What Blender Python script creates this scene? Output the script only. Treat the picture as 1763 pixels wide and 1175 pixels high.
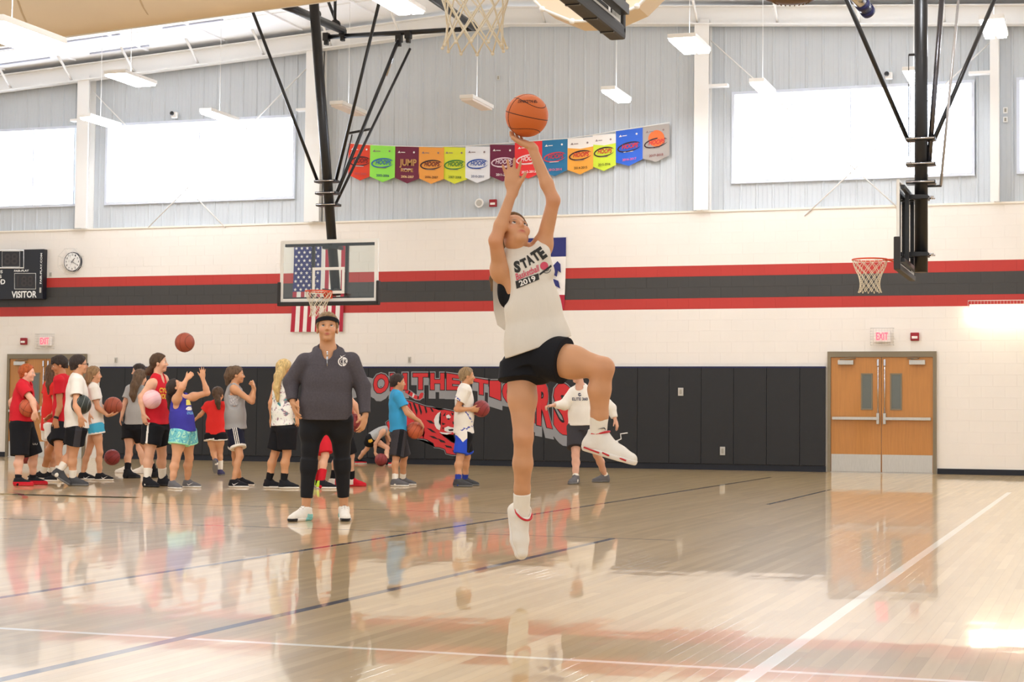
import bpy, bmesh, math, random
import numpy as np
from mathutils import Vector, Matrix
from mathutils.bvhtree import BVHTree
import openvdb
random.seed(7)
rng = np.random.default_rng(5)
scene = bpy.context.scene
COL = scene.collection
for o in list(bpy.data.objects):
    bpy.data.objects.remove(o)

# ---------------------------------------------------------------- camera, sky, exposure
FPX = 3016.06
YAW, PITCH, ROLL, CH = 0.3254, 0.0449, 0.0099, 0.892
WALL_Y = 31.99
fw = np.array([-math.sin(YAW) * math.cos(PITCH), math.cos(YAW) * math.cos(PITCH), math.sin(PITCH)])
_r = np.array([math.cos(YAW), math.sin(YAW), 0.0])
_u = np.cross(_r, fw)
RT = _r * math.cos(ROLL) + _u * math.sin(ROLL)
UP = -_r * math.sin(ROLL) + _u * math.cos(ROLL)
CAM = np.array([0.0, 0.0, CH])
cam_data = bpy.data.cameras.new('camera')
cam = bpy.data.objects.new('camera', cam_data)
COL.objects.link(cam)
M = Matrix(((RT[0], UP[0], -fw[0], CAM[0]), (RT[1], UP[1], -fw[1], CAM[1]), (RT[2], UP[2], -fw[2], CAM[2]), (0, 0, 0, 1)))
cam.matrix_world = M
cam_data.sensor_width = 36.0
cam_data.lens = FPX / 1763 * 36.0
cam_data.clip_start = 0.1
cam_data.clip_end = 300
scene.camera = cam
scene.view_settings.view_transform = 'Standard'
scene.view_settings.look = 'None'
scene.view_settings.gamma = 1.0
scene.view_settings.exposure = 0.66
scene.view_settings.use_curve_mapping = False
world = bpy.data.worlds.new('world')
scene.world = world
world.use_nodes = True
bg = world.node_tree.nodes['Background']
bg.inputs['Color'].default_value = (1.0, 0.985, 0.968, 1)
bg.inputs['Strength'].default_value = 0.75
LAMP_GLOW = 30.0
WINDOW_GLOW = 6.5

# ---------------------------------------------------------------- where photograph points lie in the hall
def ray(px, py):
    return fw + RT * ((px - 881.5) / FPX) - UP * ((py - 587.5) / FPX)
def at(px, py, depth):            # point at a distance along the view axis
    return CAM + ray(px, py) * depth
def aty(px, py, y):               # point on a plane parallel to the back wall
    d = ray(px, py); return CAM + d * (y / d[1])
def atx(px, py, x):
    d = ray(px, py); return CAM + d * (x / d[0])
def atz(px, py, z=0.0):           # point on a level plane
    d = ray(px, py); return CAM + d * ((z - CH) / d[2])
def depth_of(P):
    return float((np.asarray(P) - CAM) @ fw)
FH = np.array([-math.sin(YAW), math.cos(YAW), 0.0])     # level forward
RH = np.array([math.cos(YAW), math.sin(YAW), 0.0])      # level right
ZV = np.array([0, 0, 1.0])
def azdir(a, el=0.0):             # 0 = to the right of the picture, 90 = away, -90 = towards the camera
    a = math.radians(a); e = math.radians(el)
    return (RH * math.cos(a) + FH * math.sin(a)) * math.cos(e) + ZV * math.sin(e)
def nrm(v):
    v = np.asarray(v, float); return v / max(1e-9, np.linalg.norm(v))

# ---------------------------------------------------------------- materials
def srgb(r, g, b):
    f = lambda c: (c / 255 / 12.92) if c / 255 <= 0.04045 else ((c / 255 + 0.055) / 1.055) ** 2.4
    return (f(r), f(g), f(b), 1.0)
MATS = {}
def mat(name, col=(200, 200, 200), rough=0.6, metal=0.0, spec=0.4, emit=None, estr=0.0, noise=0.0, nscale=30.0, bump=0.0, bscale=60.0, stretch=(1, 1, 1), coat=0.0):
    if name in MATS: return MATS[name]
    m = bpy.data.materials.new(name); m.use_nodes = True
    nt = m.node_tree; b = nt.nodes['Principled BSDF']
    c = srgb(*col)
    b.inputs['Base Color'].default_value = c
    b.inputs['Roughness'].default_value = rough
    b.inputs['Metallic'].default_value = metal
    b.inputs['Specular IOR Level'].default_value = spec
    b.inputs['Coat Weight'].default_value = coat
    if emit:
        b.inputs['Emission Color'].default_value = srgb(*emit); b.inputs['Emission Strength'].default_value = estr
    if noise or bump:
        tc = nt.nodes.new('ShaderNodeTexCoord'); mp = nt.nodes.new('ShaderNodeMapping')
        mp.inputs['Scale'].default_value = stretch
        nt.links.new(tc.outputs['Object'], mp.inputs['Vector'])
    if noise:
        n = nt.nodes.new('ShaderNodeTexNoise'); n.inputs['Scale'].default_value = nscale; n.inputs['Detail'].default_value = 4
        nt.links.new(mp.outputs['Vector'], n.inputs['Vector'])
        r = nt.nodes.new('ShaderNodeMapRange'); r.inputs['To Min'].default_value = 1 - noise; r.inputs['To Max'].default_value = 1 + noise
        r.inputs['From Min'].default_value = .25; r.inputs['From Max'].default_value = .75
        nt.links.new(n.outputs['Fac'], r.inputs['Value'])
        mx = nt.nodes.new('ShaderNodeVectorMath'); mx.operation = 'SCALE'
        mx.inputs[0].default_value = c[:3]
        nt.links.new(r.outputs['Result'], mx.inputs['Scale']); nt.links.new(mx.outputs['Vector'], b.inputs['Base Color'])
    if bump:
        n2 = nt.nodes.new('ShaderNodeTexNoise'); n2.inputs['Scale'].default_value = bscale; n2.inputs['Detail'].default_value = 3
        nt.links.new(mp.outputs['Vector'], n2.inputs['Vector'])
        bp = nt.nodes.new('ShaderNodeBump'); bp.inputs['Strength'].default_value = bump; bp.inputs['Distance'].default_value = 0.01
        nt.links.new(n2.outputs['Fac'], bp.inputs['Height']); nt.links.new(bp.outputs['Normal'], b.inputs['Normal'])
    MATS[name] = m
    return m
class NT:                          # small helper to wire maths nodes
    def __init__(s, m): s.nt = m.node_tree
    def m(s, op, a, b=None, c=None):
        n = s.nt.nodes.new('ShaderNodeMath'); n.operation = op
        for i, v in enumerate((a, b, c)):
            if v is None: continue
            if isinstance(v, (int, float)): n.inputs[i].default_value = v
            else: s.nt.links.new(v, n.inputs[i])
        return n.outputs[0]
    def mix(s, fac, a, b):
        n = s.nt.nodes.new('ShaderNodeMix'); n.data_type = 'RGBA'
        for sock, v in ((n.inputs[0], fac), (n.inputs[6], a), (n.inputs[7], b)):
            if isinstance(v, (int, float)): sock.default_value = v
            elif isinstance(v, tuple): sock.default_value = v
            else: s.nt.links.new(v, sock)
        return n.outputs[2]
    def pos(s):
        g = s.nt.nodes.new('ShaderNodeNewGeometry'); x = s.nt.nodes.new('ShaderNodeSeparateXYZ')
        s.nt.links.new(g.outputs['Position'], x.inputs[0]); return x.outputs[0], x.outputs[1], x.outputs[2], g
    def white(s, x, y):
        c = s.nt.nodes.new('ShaderNodeCombineXYZ'); s.nt.links.new(x, c.inputs[0])
        if isinstance(y, (int, float)): c.inputs[1].default_value = y
        else: s.nt.links.new(y, c.inputs[1])
        w = s.nt.nodes.new('ShaderNodeTexWhiteNoise'); w.noise_dimensions = '2D'; s.nt.links.new(c.outputs[0], w.inputs['Vector']); return w

def floor_material():
    m = bpy.data.materials.new('polished_maple'); m.use_nodes = True
    t = NT(m); nt = m.node_tree; b = nt.nodes['Principled BSDF']
    x, y, z, geo = t.pos()
    ix = t.m('FLOOR', t.m('DIVIDE', x, 0.0572))
    w1 = t.white(ix, 3.7)
    iy = t.m('FLOOR', t.m('ADD', t.m('DIVIDE', y, 1.25), w1.outputs['Value']))
    w2 = t.white(ix, iy)
    mp = nt.nodes.new('ShaderNodeMapping'); mp.inputs['Scale'].default_value = (40, 2.2, 1)
    nt.links.new(geo.outputs['Position'], mp.inputs['Vector'])
    gn = nt.nodes.new('ShaderNodeTexNoise'); gn.inputs['Scale'].default_value = 1.0; gn.inputs['Detail'].default_value = 5
    nt.links.new(mp.outputs[0], gn.inputs['Vector'])
    v = t.m('ADD', 0.86, t.m('MULTIPLY', w2.outputs['Value'], 0.20))
    v = t.m('MULTIPLY', v, t.m('ADD', 0.88, t.m('MULTIPLY', gn.outputs['Fac'], 0.24)))
    base = t.mix(w1.outputs['Value'], srgb(194, 164, 114), srgb(204, 175, 127))
    sc = nt.nodes.new('ShaderNodeVectorMath'); sc.operation = 'SCALE'
    nt.links.new(base, sc.inputs[0]); nt.links.new(v, sc.inputs['Scale'])
    col = sc.outputs[0]
    # thin dark joints between strips
    fx = t.m('ABSOLUTE', t.m('SUBTRACT', t.m('FRACT', t.m('DIVIDE', x, 0.0572)), 0.5))
    col = t.mix(t.m('MULTIPLY', t.m('GREATER_THAN', fx, 0.485), 0.35), col, srgb(96, 66, 34))
    def band(v, c, w): return t.m('LESS_THAN', t.m('ABSOLUTE', t.m('SUBTRACT', v, c)), w / 2)
    def rng_(v, a, bb): return t.m('MULTIPLY', t.m('GREATER_THAN', v, a), t.m('LESS_THAN', v, bb))
    def paint(col, mask, rgb): return t.mix(mask, col, srgb(*rgb))
    # court markings, painted
    col = paint(col, t.m('MULTIPLY', band(y, 6.3, .05), rng_(x, -14, 6)), (236, 230, 214))
    col = paint(col, t.m('MULTIPLY', band(x, -1.17, .06), rng_(y, 1, 24)), (240, 234, 220))
    col = paint(col, t.m('MULTIPLY', band(x, -5.1, .06), rng_(y, 1, 28.3)), (28, 26, 40))
    col = paint(col, t.m('MULTIPLY', band(x, -3.52, .06), rng_(y, 1, 12.9)), (44, 44, 62))
    col = paint(col, t.m('MULTIPLY', band(x, -3.45, .05), rng_(y, 18.95, 23.6)), (40, 34, 34))
    col = paint(col, t.m('MULTIPLY', band(y, 12.9, .05), rng_(x, -14, -3.05)), (92, 62, 36))
    col = paint(col, t.m('MULTIPLY', band(y, 15.85, .05), rng_(x, -20, -5.1)), (84, 58, 34))
    rad = t.m('SQRT', t.m('ADD', t.m('POWER', t.m('ADD', x, 13.6), 2), t.m('POWER', t.m('SUBTRACT', y, 15.0), 2)))
    col = paint(col, t.m('MULTIPLY', band(rad, 2.86, .06), t.m('MULTIPLY', t.m('GREATER_THAN', y, 16.3), t.m('GREATER_THAN', x, -11.95))), (186, 58, 46))
    nt.links.new(col, b.inputs['Base Color'])
    # every strip lies at its own very slight tilt
    cx = nt.nodes.new('ShaderNodeSeparateColor'); nt.links.new(w2.outputs['Color'], cx.inputs[0])
    n2 = nt.nodes.new('ShaderNodeTexNoise'); n2.inputs['Scale'].default_value = 1.1; n2.inputs['Detail'].default_value = 3
    mp2 = nt.nodes.new('ShaderNodeMapping'); mp2.inputs['Scale'].default_value = (2.0, 5.0, 1)
    nt.links.new(geo.outputs['Position'], mp2.inputs['Vector']); nt.links.new(mp2.outputs[0], n2.inputs['Vector'])
    c2 = nt.nodes.new('ShaderNodeSeparateColor'); nt.links.new(n2.outputs['Color'], c2.inputs[0])
    tx = t.m('ADD', t.m('MULTIPLY', t.m('SUBTRACT', cx.outputs[0], .5), 0.006), t.m('MULTIPLY', t.m('SUBTRACT', c2.outputs[0], .5), 0.006))
    ty = t.m('ADD', t.m('MULTIPLY', t.m('SUBTRACT', cx.outputs[1], .5), 0.0022), t.m('MULTIPLY', t.m('SUBTRACT', c2.outputs[1], .5), 0.010))
    cn = nt.nodes.new('ShaderNodeCombineXYZ'); nt.links.new(tx, cn.inputs[0]); nt.links.new(ty, cn.inputs[1]); cn.inputs[2].default_value = 1.0
    nn = nt.nodes.new('ShaderNodeVectorMath'); nn.operation = 'NORMALIZE'; nt.links.new(cn.outputs[0], nn.inputs[0])
    nt.links.new(nn.outputs[0], b.inputs['Normal']); nt.links.new(nn.outputs[0], b.inputs['Coat Normal'])
    b.inputs['Roughness'].default_value = 0.3
    b.inputs['Specular IOR Level'].default_value = 0.12
    b.inputs['Coat Weight'].default_value = 0.73
    b.inputs['Coat Roughness'].default_value = 0.035
    b.inputs['Coat IOR'].default_value = 1.5
    return m
def block_material():
    m = bpy.data.materials.new('painted_block'); m.use_nodes = True
    t = NT(m); nt = m.node_tree; b = nt.nodes['Principled BSDF']
    x, y, z, geo = t.pos()
    def rng_(a, bb): return t.m('MULTIPLY', t.m('GREATER_THAN', z, a), t.m('LESS_THAN', z, bb))
    col = t.mix(rng_(2.988, 3.80), srgb(237, 230, 221), srgb(184, 50, 42))
    col = t.mix(rng_(3.191, 3.598), col, srgb(60, 58, 56))
    n = nt.nodes.new('ShaderNodeTexNoise'); n.inputs['Scale'].default_value = 1.6; n.inputs['Detail'].default_value = 6
    nt.links.new(geo.outputs['Position'], n.inputs['Vector'])
    sc = nt.nodes.new('ShaderNodeVectorMath'); sc.operation = 'SCALE'
    nt.links.new(col, sc.inputs[0]); nt.links.new(t.m('ADD', 0.965, t.m('MULTIPLY', n.outputs['Fac'], 0.07)), sc.inputs['Scale'])
    nt.links.new(sc.outputs[0], b.inputs['Base Color'])
    b.inputs['Roughness'].default_value = 0.55
    n2 = nt.nodes.new('ShaderNodeTexNoise'); n2.inputs['Scale'].default_value = 90; nt.links.new(geo.outputs['Position'], n2.inputs['Vector'])
    bp = nt.nodes.new('ShaderNodeBump'); bp.inputs['Strength'].default_value = .12; bp.inputs['Distance'].default_value = .004
    nt.links.new(n2.outputs['Fac'], bp.inputs['Height']); nt.links.new(bp.outputs[0], b.inputs['Normal'])
    return m

# ---------------------------------------------------------------- mesh collecting and object tagging
ORG = {}
def reg(o, parent, loc):
    COL.objects.link(o)
    if parent is not None: o.parent = parent
    ORG[o.name] = np.asarray(loc, float)
def tag(o, label=None, cat=None, group=None, kind=None):
    if label: o['label'] = label
    if cat: o['category'] = cat
    if group: o['group'] = group
    if kind: o['kind'] = kind
    return o
def thing(name, loc, label=None, cat=None, group=None, kind=None, parent=None):
    o = bpy.data.objects.new(name, None)
    o.empty_display_size = 0.1
    loc = np.asarray(loc, float)
    base = ORG[parent.name] if parent is not None else np.zeros(3)
    o.location = loc - base
    reg(o, parent, loc)
    return tag(o, label, cat, group, kind)
def mesh_obj(name, V, F, mats, parent=None, mi=None, smooth=False, org=None, col=None):
    V = np.asarray(V, float)
    if parent is not None: base = ORG[parent.name]; org = base
    elif org is not None: base = np.asarray(org, float)
    else:
        base = np.array([V[:, 0].mean(), V[:, 1].mean(), V[:, 2].min()])
    me = bpy.data.meshes.new(name)
    if isinstance(F, np.ndarray):
        nf, k = F.shape
        me.vertices.add(len(V)); me.vertices.foreach_set('co', (V - base).astype(np.float32).ravel())
        me.loops.add(nf * k); me.loops.foreach_set('vertex_index', F.astype(np.int32).ravel())
        me.polygons.add(nf); me.polygons.foreach_set('loop_start', np.arange(0, nf * k, k, dtype=np.int32))
        me.update(calc_edges=True)
    else:
        me.from_pydata((V - base).tolist(), [], F); me.update()
    for m in (mats if isinstance(mats, (list, tuple)) else [mats]): me.materials.append(m)
    if mi is not None: me.polygons.foreach_set('material_index', np.asarray(mi, np.int32))
    if smooth is True: me.polygons.foreach_set('use_smooth', np.ones(len(me.polygons), bool))
    elif smooth is not False: me.polygons.foreach_set('use_smooth', np.asarray(smooth, bool))
    if col is not None:
        a = me.color_attributes.new('Col', 'FLOAT_COLOR', 'POINT')
        a.data.foreach_set('color', np.asarray(col, np.float32).ravel())
    o = bpy.data.objects.new(name, me)
    o.location = (0, 0, 0) if parent is not None else base
    reg(o, parent, base)
    return o
def perp(d):
    d = nrm(d); a = np.array([0, 0, 1.0]) if abs(d[2]) < .9 else np.array([1.0, 0, 0])
    u = nrm(np.cross(d, a)); return u, np.cross(d, u)
class MB:
    def __init__(s): s.V = []; s.F = []; s.M = []; s.S = []
    def add(s, V, F, m=0, sm=False):
        n = len(s.V); s.V += [tuple(v) for v in V]; s.F += [tuple(i + n for i in f) for f in F]
        s.M += [m] * len(F); s.S += [sm] * len(F); return s
    def box(s, c, size, axes=None, m=0):
        c = np.asarray(c, float); h = np.asarray(size, float) / 2
        A = np.eye(3) if axes is None else np.asarray(axes, float)
        V = [c + A[0] * h[0] * i + A[1] * h[1] * j + A[2] * h[2] * k for i in (-1, 1) for j in (-1, 1) for k in (-1, 1)]
        return s.add(V, [(0, 1, 3, 2), (4, 6, 7, 5), (0, 4, 5, 1), (2, 3, 7, 6), (0, 2, 6, 4), (1, 5, 7, 3)], m)
    def bbox(s, lo, hi, m=0):
        lo = np.asarray(lo, float); hi = np.asarray(hi, float); return s.box((lo + hi) / 2, hi - lo, m=m)
    def rbox(s, c, size, r=0.01, axes=None, m=0):      # box with chamfered edges
        bm = bmesh.new(); bmesh.ops.create_cube(bm, size=1.0)
        bmesh.ops.scale(bm, vec=Vector([float(q) for q in size]), verts=bm.verts)
        bmesh.ops.bevel(bm, geom=list(bm.edges), offset=r, segments=2, affect='EDGES', profile=.6)
        A = np.eye(3) if axes is None else np.asarray(axes, float)
        bm.verts.ensure_lookup_table()
        V = [np.asarray(c, float) + A.T @ np.array(v.co) for v in bm.verts]
        F = [[v.index for v in f.verts] for f in bm.faces]; bm.free()
        return s.add(V, F, m)
    def tube(s, pts, r, n=10, caps=True, m=0, closed=False):
        pts = [np.asarray(p, float) for p in pts]; k = len(pts)
        rs = r if isinstance(r, (list, tuple)) else [r] * k
        V = []; u = None
        for i, p in enumerate(pts):
            if closed: d = pts[(i + 1) % k] - pts[i - 1]
            else: d = pts[min(i + 1, k - 1)] - pts[max(i - 1, 0)]
            d = nrm(d)
            if u is None: u = perp(d)[0]
            u = nrm(u - d * (u @ d)); w = np.cross(d, u)
            V += [p + (u * math.cos(2 * math.pi * j / n) + w * math.sin(2 * math.pi * j / n)) * rs[i] for j in range(n)]
        F = []
        for i in range(k if closed else k - 1):
            a = i * n; b = ((i + 1) % k) * n
            F += [(a + j, a + (j + 1) % n, b + (j + 1) % n, b + j) for j in range(n)]
        s.add(V, F, m, True)
        if caps and not closed:
            N = len(s.V); base = N - len(V)
            s.F += [tuple(base + j for j in reversed(range(n))), tuple(N - n + j for j in range(n))]; s.M += [m, m]; s.S += [False, False]
        return s
    def sphere(s, c, r, m=0, nu=20, nv=12, axes=None, radii=(1, 1, 1)):
        A = np.eye(3) if axes is None else np.asarray(axes, float); c = np.asarray(c, float)
        V = [c + A[2] * r * radii[2]]
        for i in range(1, nv):
            ph = math.pi * i / nv
            for j in range(nu):
                th = 2 * math.pi * j / nu
                V.append(c + (A[0] * math.sin(ph) * math.cos(th) * radii[0] + A[1] * math.sin(ph) * math.sin(th) * radii[1] + A[2] * math.cos(ph) * radii[2]) * r)
        V.append(c - A[2] * r * radii[2]); L = len(V) - 1
        F = [(0, 1 + j, 1 + (j + 1) % nu) for j in range(nu)]
        for i in range(nv - 2):
            a = 1 + i * nu; F += [(a + j, a + nu + j, a + nu + (j + 1) % nu, a + (j + 1) % nu) for j in range(nu)]
        a = 1 + (nv - 2) * nu; F += [(a + j, L, a + (j + 1) % nu) for j in range(nu)]
        return s.add(V, F, m, True)
    def disc(s, c, r, nrm_, n=32, m=0, r0=0.0, th=0.0):
        u, w = perp(nrm_); c = np.asarray(c, float); N = nrm(nrm_)
        ring = lambda R, o: [c + N * o + (u * math.cos(2 * math.pi * j / n) + w * math.sin(2 * math.pi * j / n)) * R for j in range(n)]
        if th:
            V = ring(r, 0) + ring(r, th); F = [tuple(range(n, 2 * n)), tuple(reversed(range(n)))] + [(j, (j + 1) % n, n + (j + 1) % n, n + j) for j in range(n)]
            return s.add(V, F, m)
        if r0: V = ring(r, 0) + ring(r0, 0); return s.add(V, [(j, (j + 1) % n, n + (j + 1) % n, n + j) for j in range(n)], m)
        return s.add(ring(r, 0), [tuple(range(n))], m)
    def prism(s, poly, d, m=0):       # polygon (3d points) pushed along d
        n = len(poly); P = [np.asarray(p, float) for p in poly]; d = np.asarray(d, float)
        V = P + [p + d for p in P]
        return s.add(V, [tuple(range(n)), tuple(reversed(range(n, 2 * n)))] + [(j, n + j, n + (j + 1) % n, (j + 1) % n) for j in range(n)], m)
    def build(s, name, mats, parent=None, org=None):
        return mesh_obj(name, s.V, s.F, mats, parent, mi=s.M, smooth=s.S, org=org)
_txt = {}
def text2d(t, bold=0.0, shear=0.0):   # outline of a word as a flat mesh, one unit high
    key = (t, bold, shear)
    if key not in _txt:
        c = bpy.data.curves.new('t', 'FONT'); c.body = t; c.size = 1.0; c.offset = bold; c.shear = shear; c.resolution_u = 3; c.fill_mode = 'FRONT'
        o = bpy.data.objects.new('t', c); COL.objects.link(o)
        dg = bpy.context.evaluated_depsgraph_get(); me = o.evaluated_get(dg).to_mesh()
        V = np.array([v.co[:2] for v in me.vertices]).reshape(-1, 2); F = [tuple(p.vertices) for p in me.polygons]
        o.evaluated_get(dg).to_mesh_clear(); bpy.data.objects.remove(o); bpy.data.curves.remove(c)
        _txt[key] = (V, F)
    return _txt[key]
def text_on(mb, t, center, ex, ey, w, h, bold=0.0, shear=0.0, m=0, nrm_off=None):   # word fitted into a w x h rectangle
    V, F = text2d(t, bold, shear)
    if len(V) == 0: return mb
    lo = V.min(0); hi = V.max(0); q = (V - (lo + hi) / 2) / np.maximum(hi - lo, 1e-6)
    ex = np.asarray(ex, float); ey = np.asarray(ey, float)
    P = [np.asarray(center, float) + ex * (a * w) + ey * (b * h) for a, b in q]
    return mb.add(P, F, m)
EX = np.array([1.0, 0, 0]); EY = np.array([0, 1.0, 0]); EZ = np.array([0, 0, 1.0])
# ================================================================ the hall
m_block = block_material(); m_floor = floor_material()
m_mortar = mat('mortar', (214, 205, 190), .8)
m_metal_wall = mat('wall_metal', (197, 202, 206), .5, noise=.02, nscale=2)
m_white = mat('white_paint', (238, 236, 232), .5)
m_ceil = mat('ceiling_liner', (250, 250, 250), .6, noise=.015, nscale=1.5)
m_beige = mat('beige_vinyl', (222, 203, 176), .55, noise=.03, nscale=1.2)
m_beige2 = mat('beige_seam', (196, 172, 140), .6)
m_black = mat('black_steel', (26, 26, 28), .35, spec=.5)
m_blackmat = mat('black_padding', (46, 43, 42), .55)
m_chrome = mat('chrome', (200, 200, 204), .22, metal=1.0)
m_alu = mat('brushed_metal', (190, 186, 178), .35, metal=.9, noise=.06, nscale=8, stretch=(6, 6, 1))
m_pad = mat('pad_vinyl', (34, 34, 36), .5, bump=.06, bscale=120)
m_navy = mat('navy_trim', (30, 32, 74), .5)
m_dark = mat('dark_base', (18, 22, 34), .5)
m_frame = mat('door_frame_paint', (128, 116, 94), .5)
m_wood = mat('oak_veneer', (186, 126, 62), .42, noise=.09, nscale=3.5, stretch=(14, 14, .7), coat=.2)
m_glass_door = mat('wired_glass', (96, 100, 92), .15, spec=.6)
m_red = mat('alarm_red', (150, 28, 36), .4)
m_plate = mat('grey_plate', (188, 184, 176), .5)
m_lit = mat('lamp_lens', (255, 255, 255), .5, emit=(246, 249, 255), estr=LAMP_GLOW)
m_win = mat('window_panel', (250, 252, 255), .4, emit=(226, 238, 255), estr=WINDOW_GLOW)
m_winframe = mat('window_frame', (214, 220, 232), .5)
m_orange = mat('rim_orange', (226, 78, 36), .4)
m_net = mat('net_cord', (226, 214, 190), .8)
def ridge(x): return 8.55 - .062 * abs(x + 10.9)

# ---- floor: a slab with the near strips laid one by one
mb = MB(); mb.bbox((-32, 17.0, -.3), (12, WALL_Y + .1, 0)); mb.bbox((-32, -3, -.3), (12, 17.0, -.012))
floor = mb.build('floor', m_floor, org=(0, 0, 0)); tag(floor, kind='structure')
planks = []
x0 = -175
for ix in range(x0, 60):
    off = rng.uniform(-1.25, 0); y = 3.0 + off
    while y < 17.0:
        L = rng.choice([.9, 1.15, 1.4, 1.7]); planks.append((ix * .0572, max(y, 2.8), min(y + L, 17.0))); y += L
def plank_view(p):
    c = np.array([p[0] + .0286, (p[1] + p[2]) / 2, 0]); d = depth_of(c); q = c - CAM
    u = 881.5 + FPX * (q @ RT) / d; v = 587.5 - FPX * (q @ UP) / d
    return (-30 < u < 1793 and v < 1215), d
vis = []; rest = []
for p in planks:
    ok, d = plank_view(p)
    (vis if ok and p[2] - p[1] > .5 else rest).append((d, p))
vis.sort(key=lambda t: t[0]); rest += vis[300:]; vis = vis[:300]
PL = {}
for d, (x, ya, yb) in vis:
    L = round(yb - ya, 3)
    if L not in PL:
        h = L / 2; e = .0004
        V = [(-.0286 + e, -h, -.012), (.0286 - e, -h, -.012), (.0286 - e, h, -.012), (-.0286 + e, h, -.012), (-.0284, -h + e, 0), (.0284, -h + e, 0), (.0284, h - e, 0), (-.0284, h - e, 0)]
        F = [(4, 5, 6, 7), (0, 1, 5, 4), (1, 2, 6, 5), (2, 3, 7, 6), (3, 0, 4, 7)]
        o = mesh_obj('floor_board', V, F, m_floor, parent=floor); PL[L] = o
    else:
        o = PL[L].copy(); COL.objects.link(o); ORG[o.name] = np.zeros(3)
    o.location = (x + .0286, (ya + yb) / 2, 0)
V = []; F = []
for d, (x, ya, yb) in rest:
    n = len(V); e = .0003
    V += [(x + e, ya + e, 0), (x + .0572 - e, ya + e, 0), (x + .0572 - e, yb - e, 0), (x + e, yb - e, 0), (x, ya, -.012), (x + .0572, ya, -.012), (x + .0572, yb, -.012), (x, yb, -.012)]
    F += [(n, n + 1, n + 2, n + 3), (n + 4, n + 5, n + 1, n), (n + 5, n + 6, n + 2, n + 1), (n + 6, n + 7, n + 3, n + 2), (n + 7, n + 4, n, n + 3)]
tag(mesh_obj('floor_boards', V, F, m_floor, parent=floor), kind='stuff')

# ---- lower wall of painted blocks
mb = MB(); mb.bbox((-32, WALL_Y + .0022, -.1), (8, WALL_Y + .25, 4.80))
wall = mb.build('wall_back', m_block, org=(0, WALL_Y, 0)); tag(wall, kind='structure')
CW, CHT = .4064, .2032
cells = []
for r in range(24):
    zc = -.06 + CHT * (r + .5)
    for i in range(-78, 19):
        cells.append((i * CW + (CW / 2 if r % 2 else 0), zc))
def hidden(x, z): return z < 1.85 and not (-2.95 < x) and x > -22
vis = sorted([c for c in cells if -9.5 < c[0] < -.9 and not hidden(*c) and not (-4.9 < c[0] < -2.7 and z < 2.1 if False else False)], key=lambda c: -c[0])
vis = [c for c in vis if not (-4.75 < c[0] < -2.75 and c[1] < 2.2)][:300]
vs = set(vis)
def block_geo(w, h):
    a, b = w / 2 - .0015, h / 2 - .0015
    V = [(-a, .005, -b), (a, .005, -b), (a, .005, b), (-a, .005, b), (-a + .002, 0, -b + .002), (a - .002, 0, -b + .002), (a - .002, 0, b - .002), (-a + .002, 0, b - .002)]
    return V, [(4, 5, 6, 7), (0, 1, 5, 4), (1, 2, 6, 5), (2, 3, 7, 6), (3, 0, 4, 7)]
BV, BF = block_geo(CW, CHT)
b0 = None
for x, z in vis:
    if b0 is None: b0 = o = mesh_obj('block', [(a, b + 0, c) for a, b, c in BV], BF, m_block, parent=wall); b0.data.transform(Matrix.Translation((0, WALL_Y, 0)))
    else: o = b0.copy(); COL.objects.link(o)
    o.location = (x, 0, z)
V = []; F = []
for x, z in cells:
    if (x, z) in vs: continue
    n = len(V); V += [(x + a, WALL_Y + b, z + c) for a, b, c in BV]; F += [tuple(i + n for i in f) for f in BF]
tag(mesh_obj('blocks', V, F, m_block, parent=wall), kind='stuff')
mb = MB(); mb.bbox((-32, WALL_Y - .02, 4.795), (8, WALL_Y + .25, 4.83)); tag(mb.build('trim_1', mat('ledge_cream', (240, 232, 218), .5), org=(0, WALL_Y, 4.8)), kind='structure')

# ---- upper wall of ribbed metal panels, with strip windows
WIN = [(-24.95, -20.65), (-19.88, -15.57), (-6.49, -2.2), (-1.37, 2.95)]
WZ0, WZ1 = 5.385, 7.0
mb = MB(); mb.bbox((-32, WALL_Y + .22, 4.8), (8, WALL_Y + .25, 8.7)); upper = mb.build('wall_upper', m_metal_wall, org=(0, WALL_Y, 4.8)); tag(upper, kind='structure')
PW = .305
for i in range(-90, 12):
    xa = i * PW; xb = xa + PW; xm = (xa + xb) / 2
    spans = [(4.83, ridge(xm) + .2)]
    if any(a < xm < b for a, b in WIN): spans = [(4.83, WZ0 - .02), (WZ1 + .02, ridge(xm) + .2)]
    for za, zb in spans:
        mb = MB(); y = WALL_Y + .16
        prof = [(xa, 0), (xa + .020, -.020), (xa + .040, -.020), (xa + .06, 0), (xa + .125, 0), (xa + .132, -.003), (xa + .145, -.003), (xa + .152, 0), (xa + .215, 0), (xa + .222, -.003), (xa + .235, -.003), (xa + .242, 0), (xb, 0)]
        n = len(prof); V = [(px_, y + d, za) for px_, d in prof] + [(px_, y + d, zb) for px_, d in prof]
        mb.add(V, [(j, j + 1, n + j + 1, n + j) for j in range(n - 1)]); mb.build('wall_panel', m_metal_wall, upper)
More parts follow.
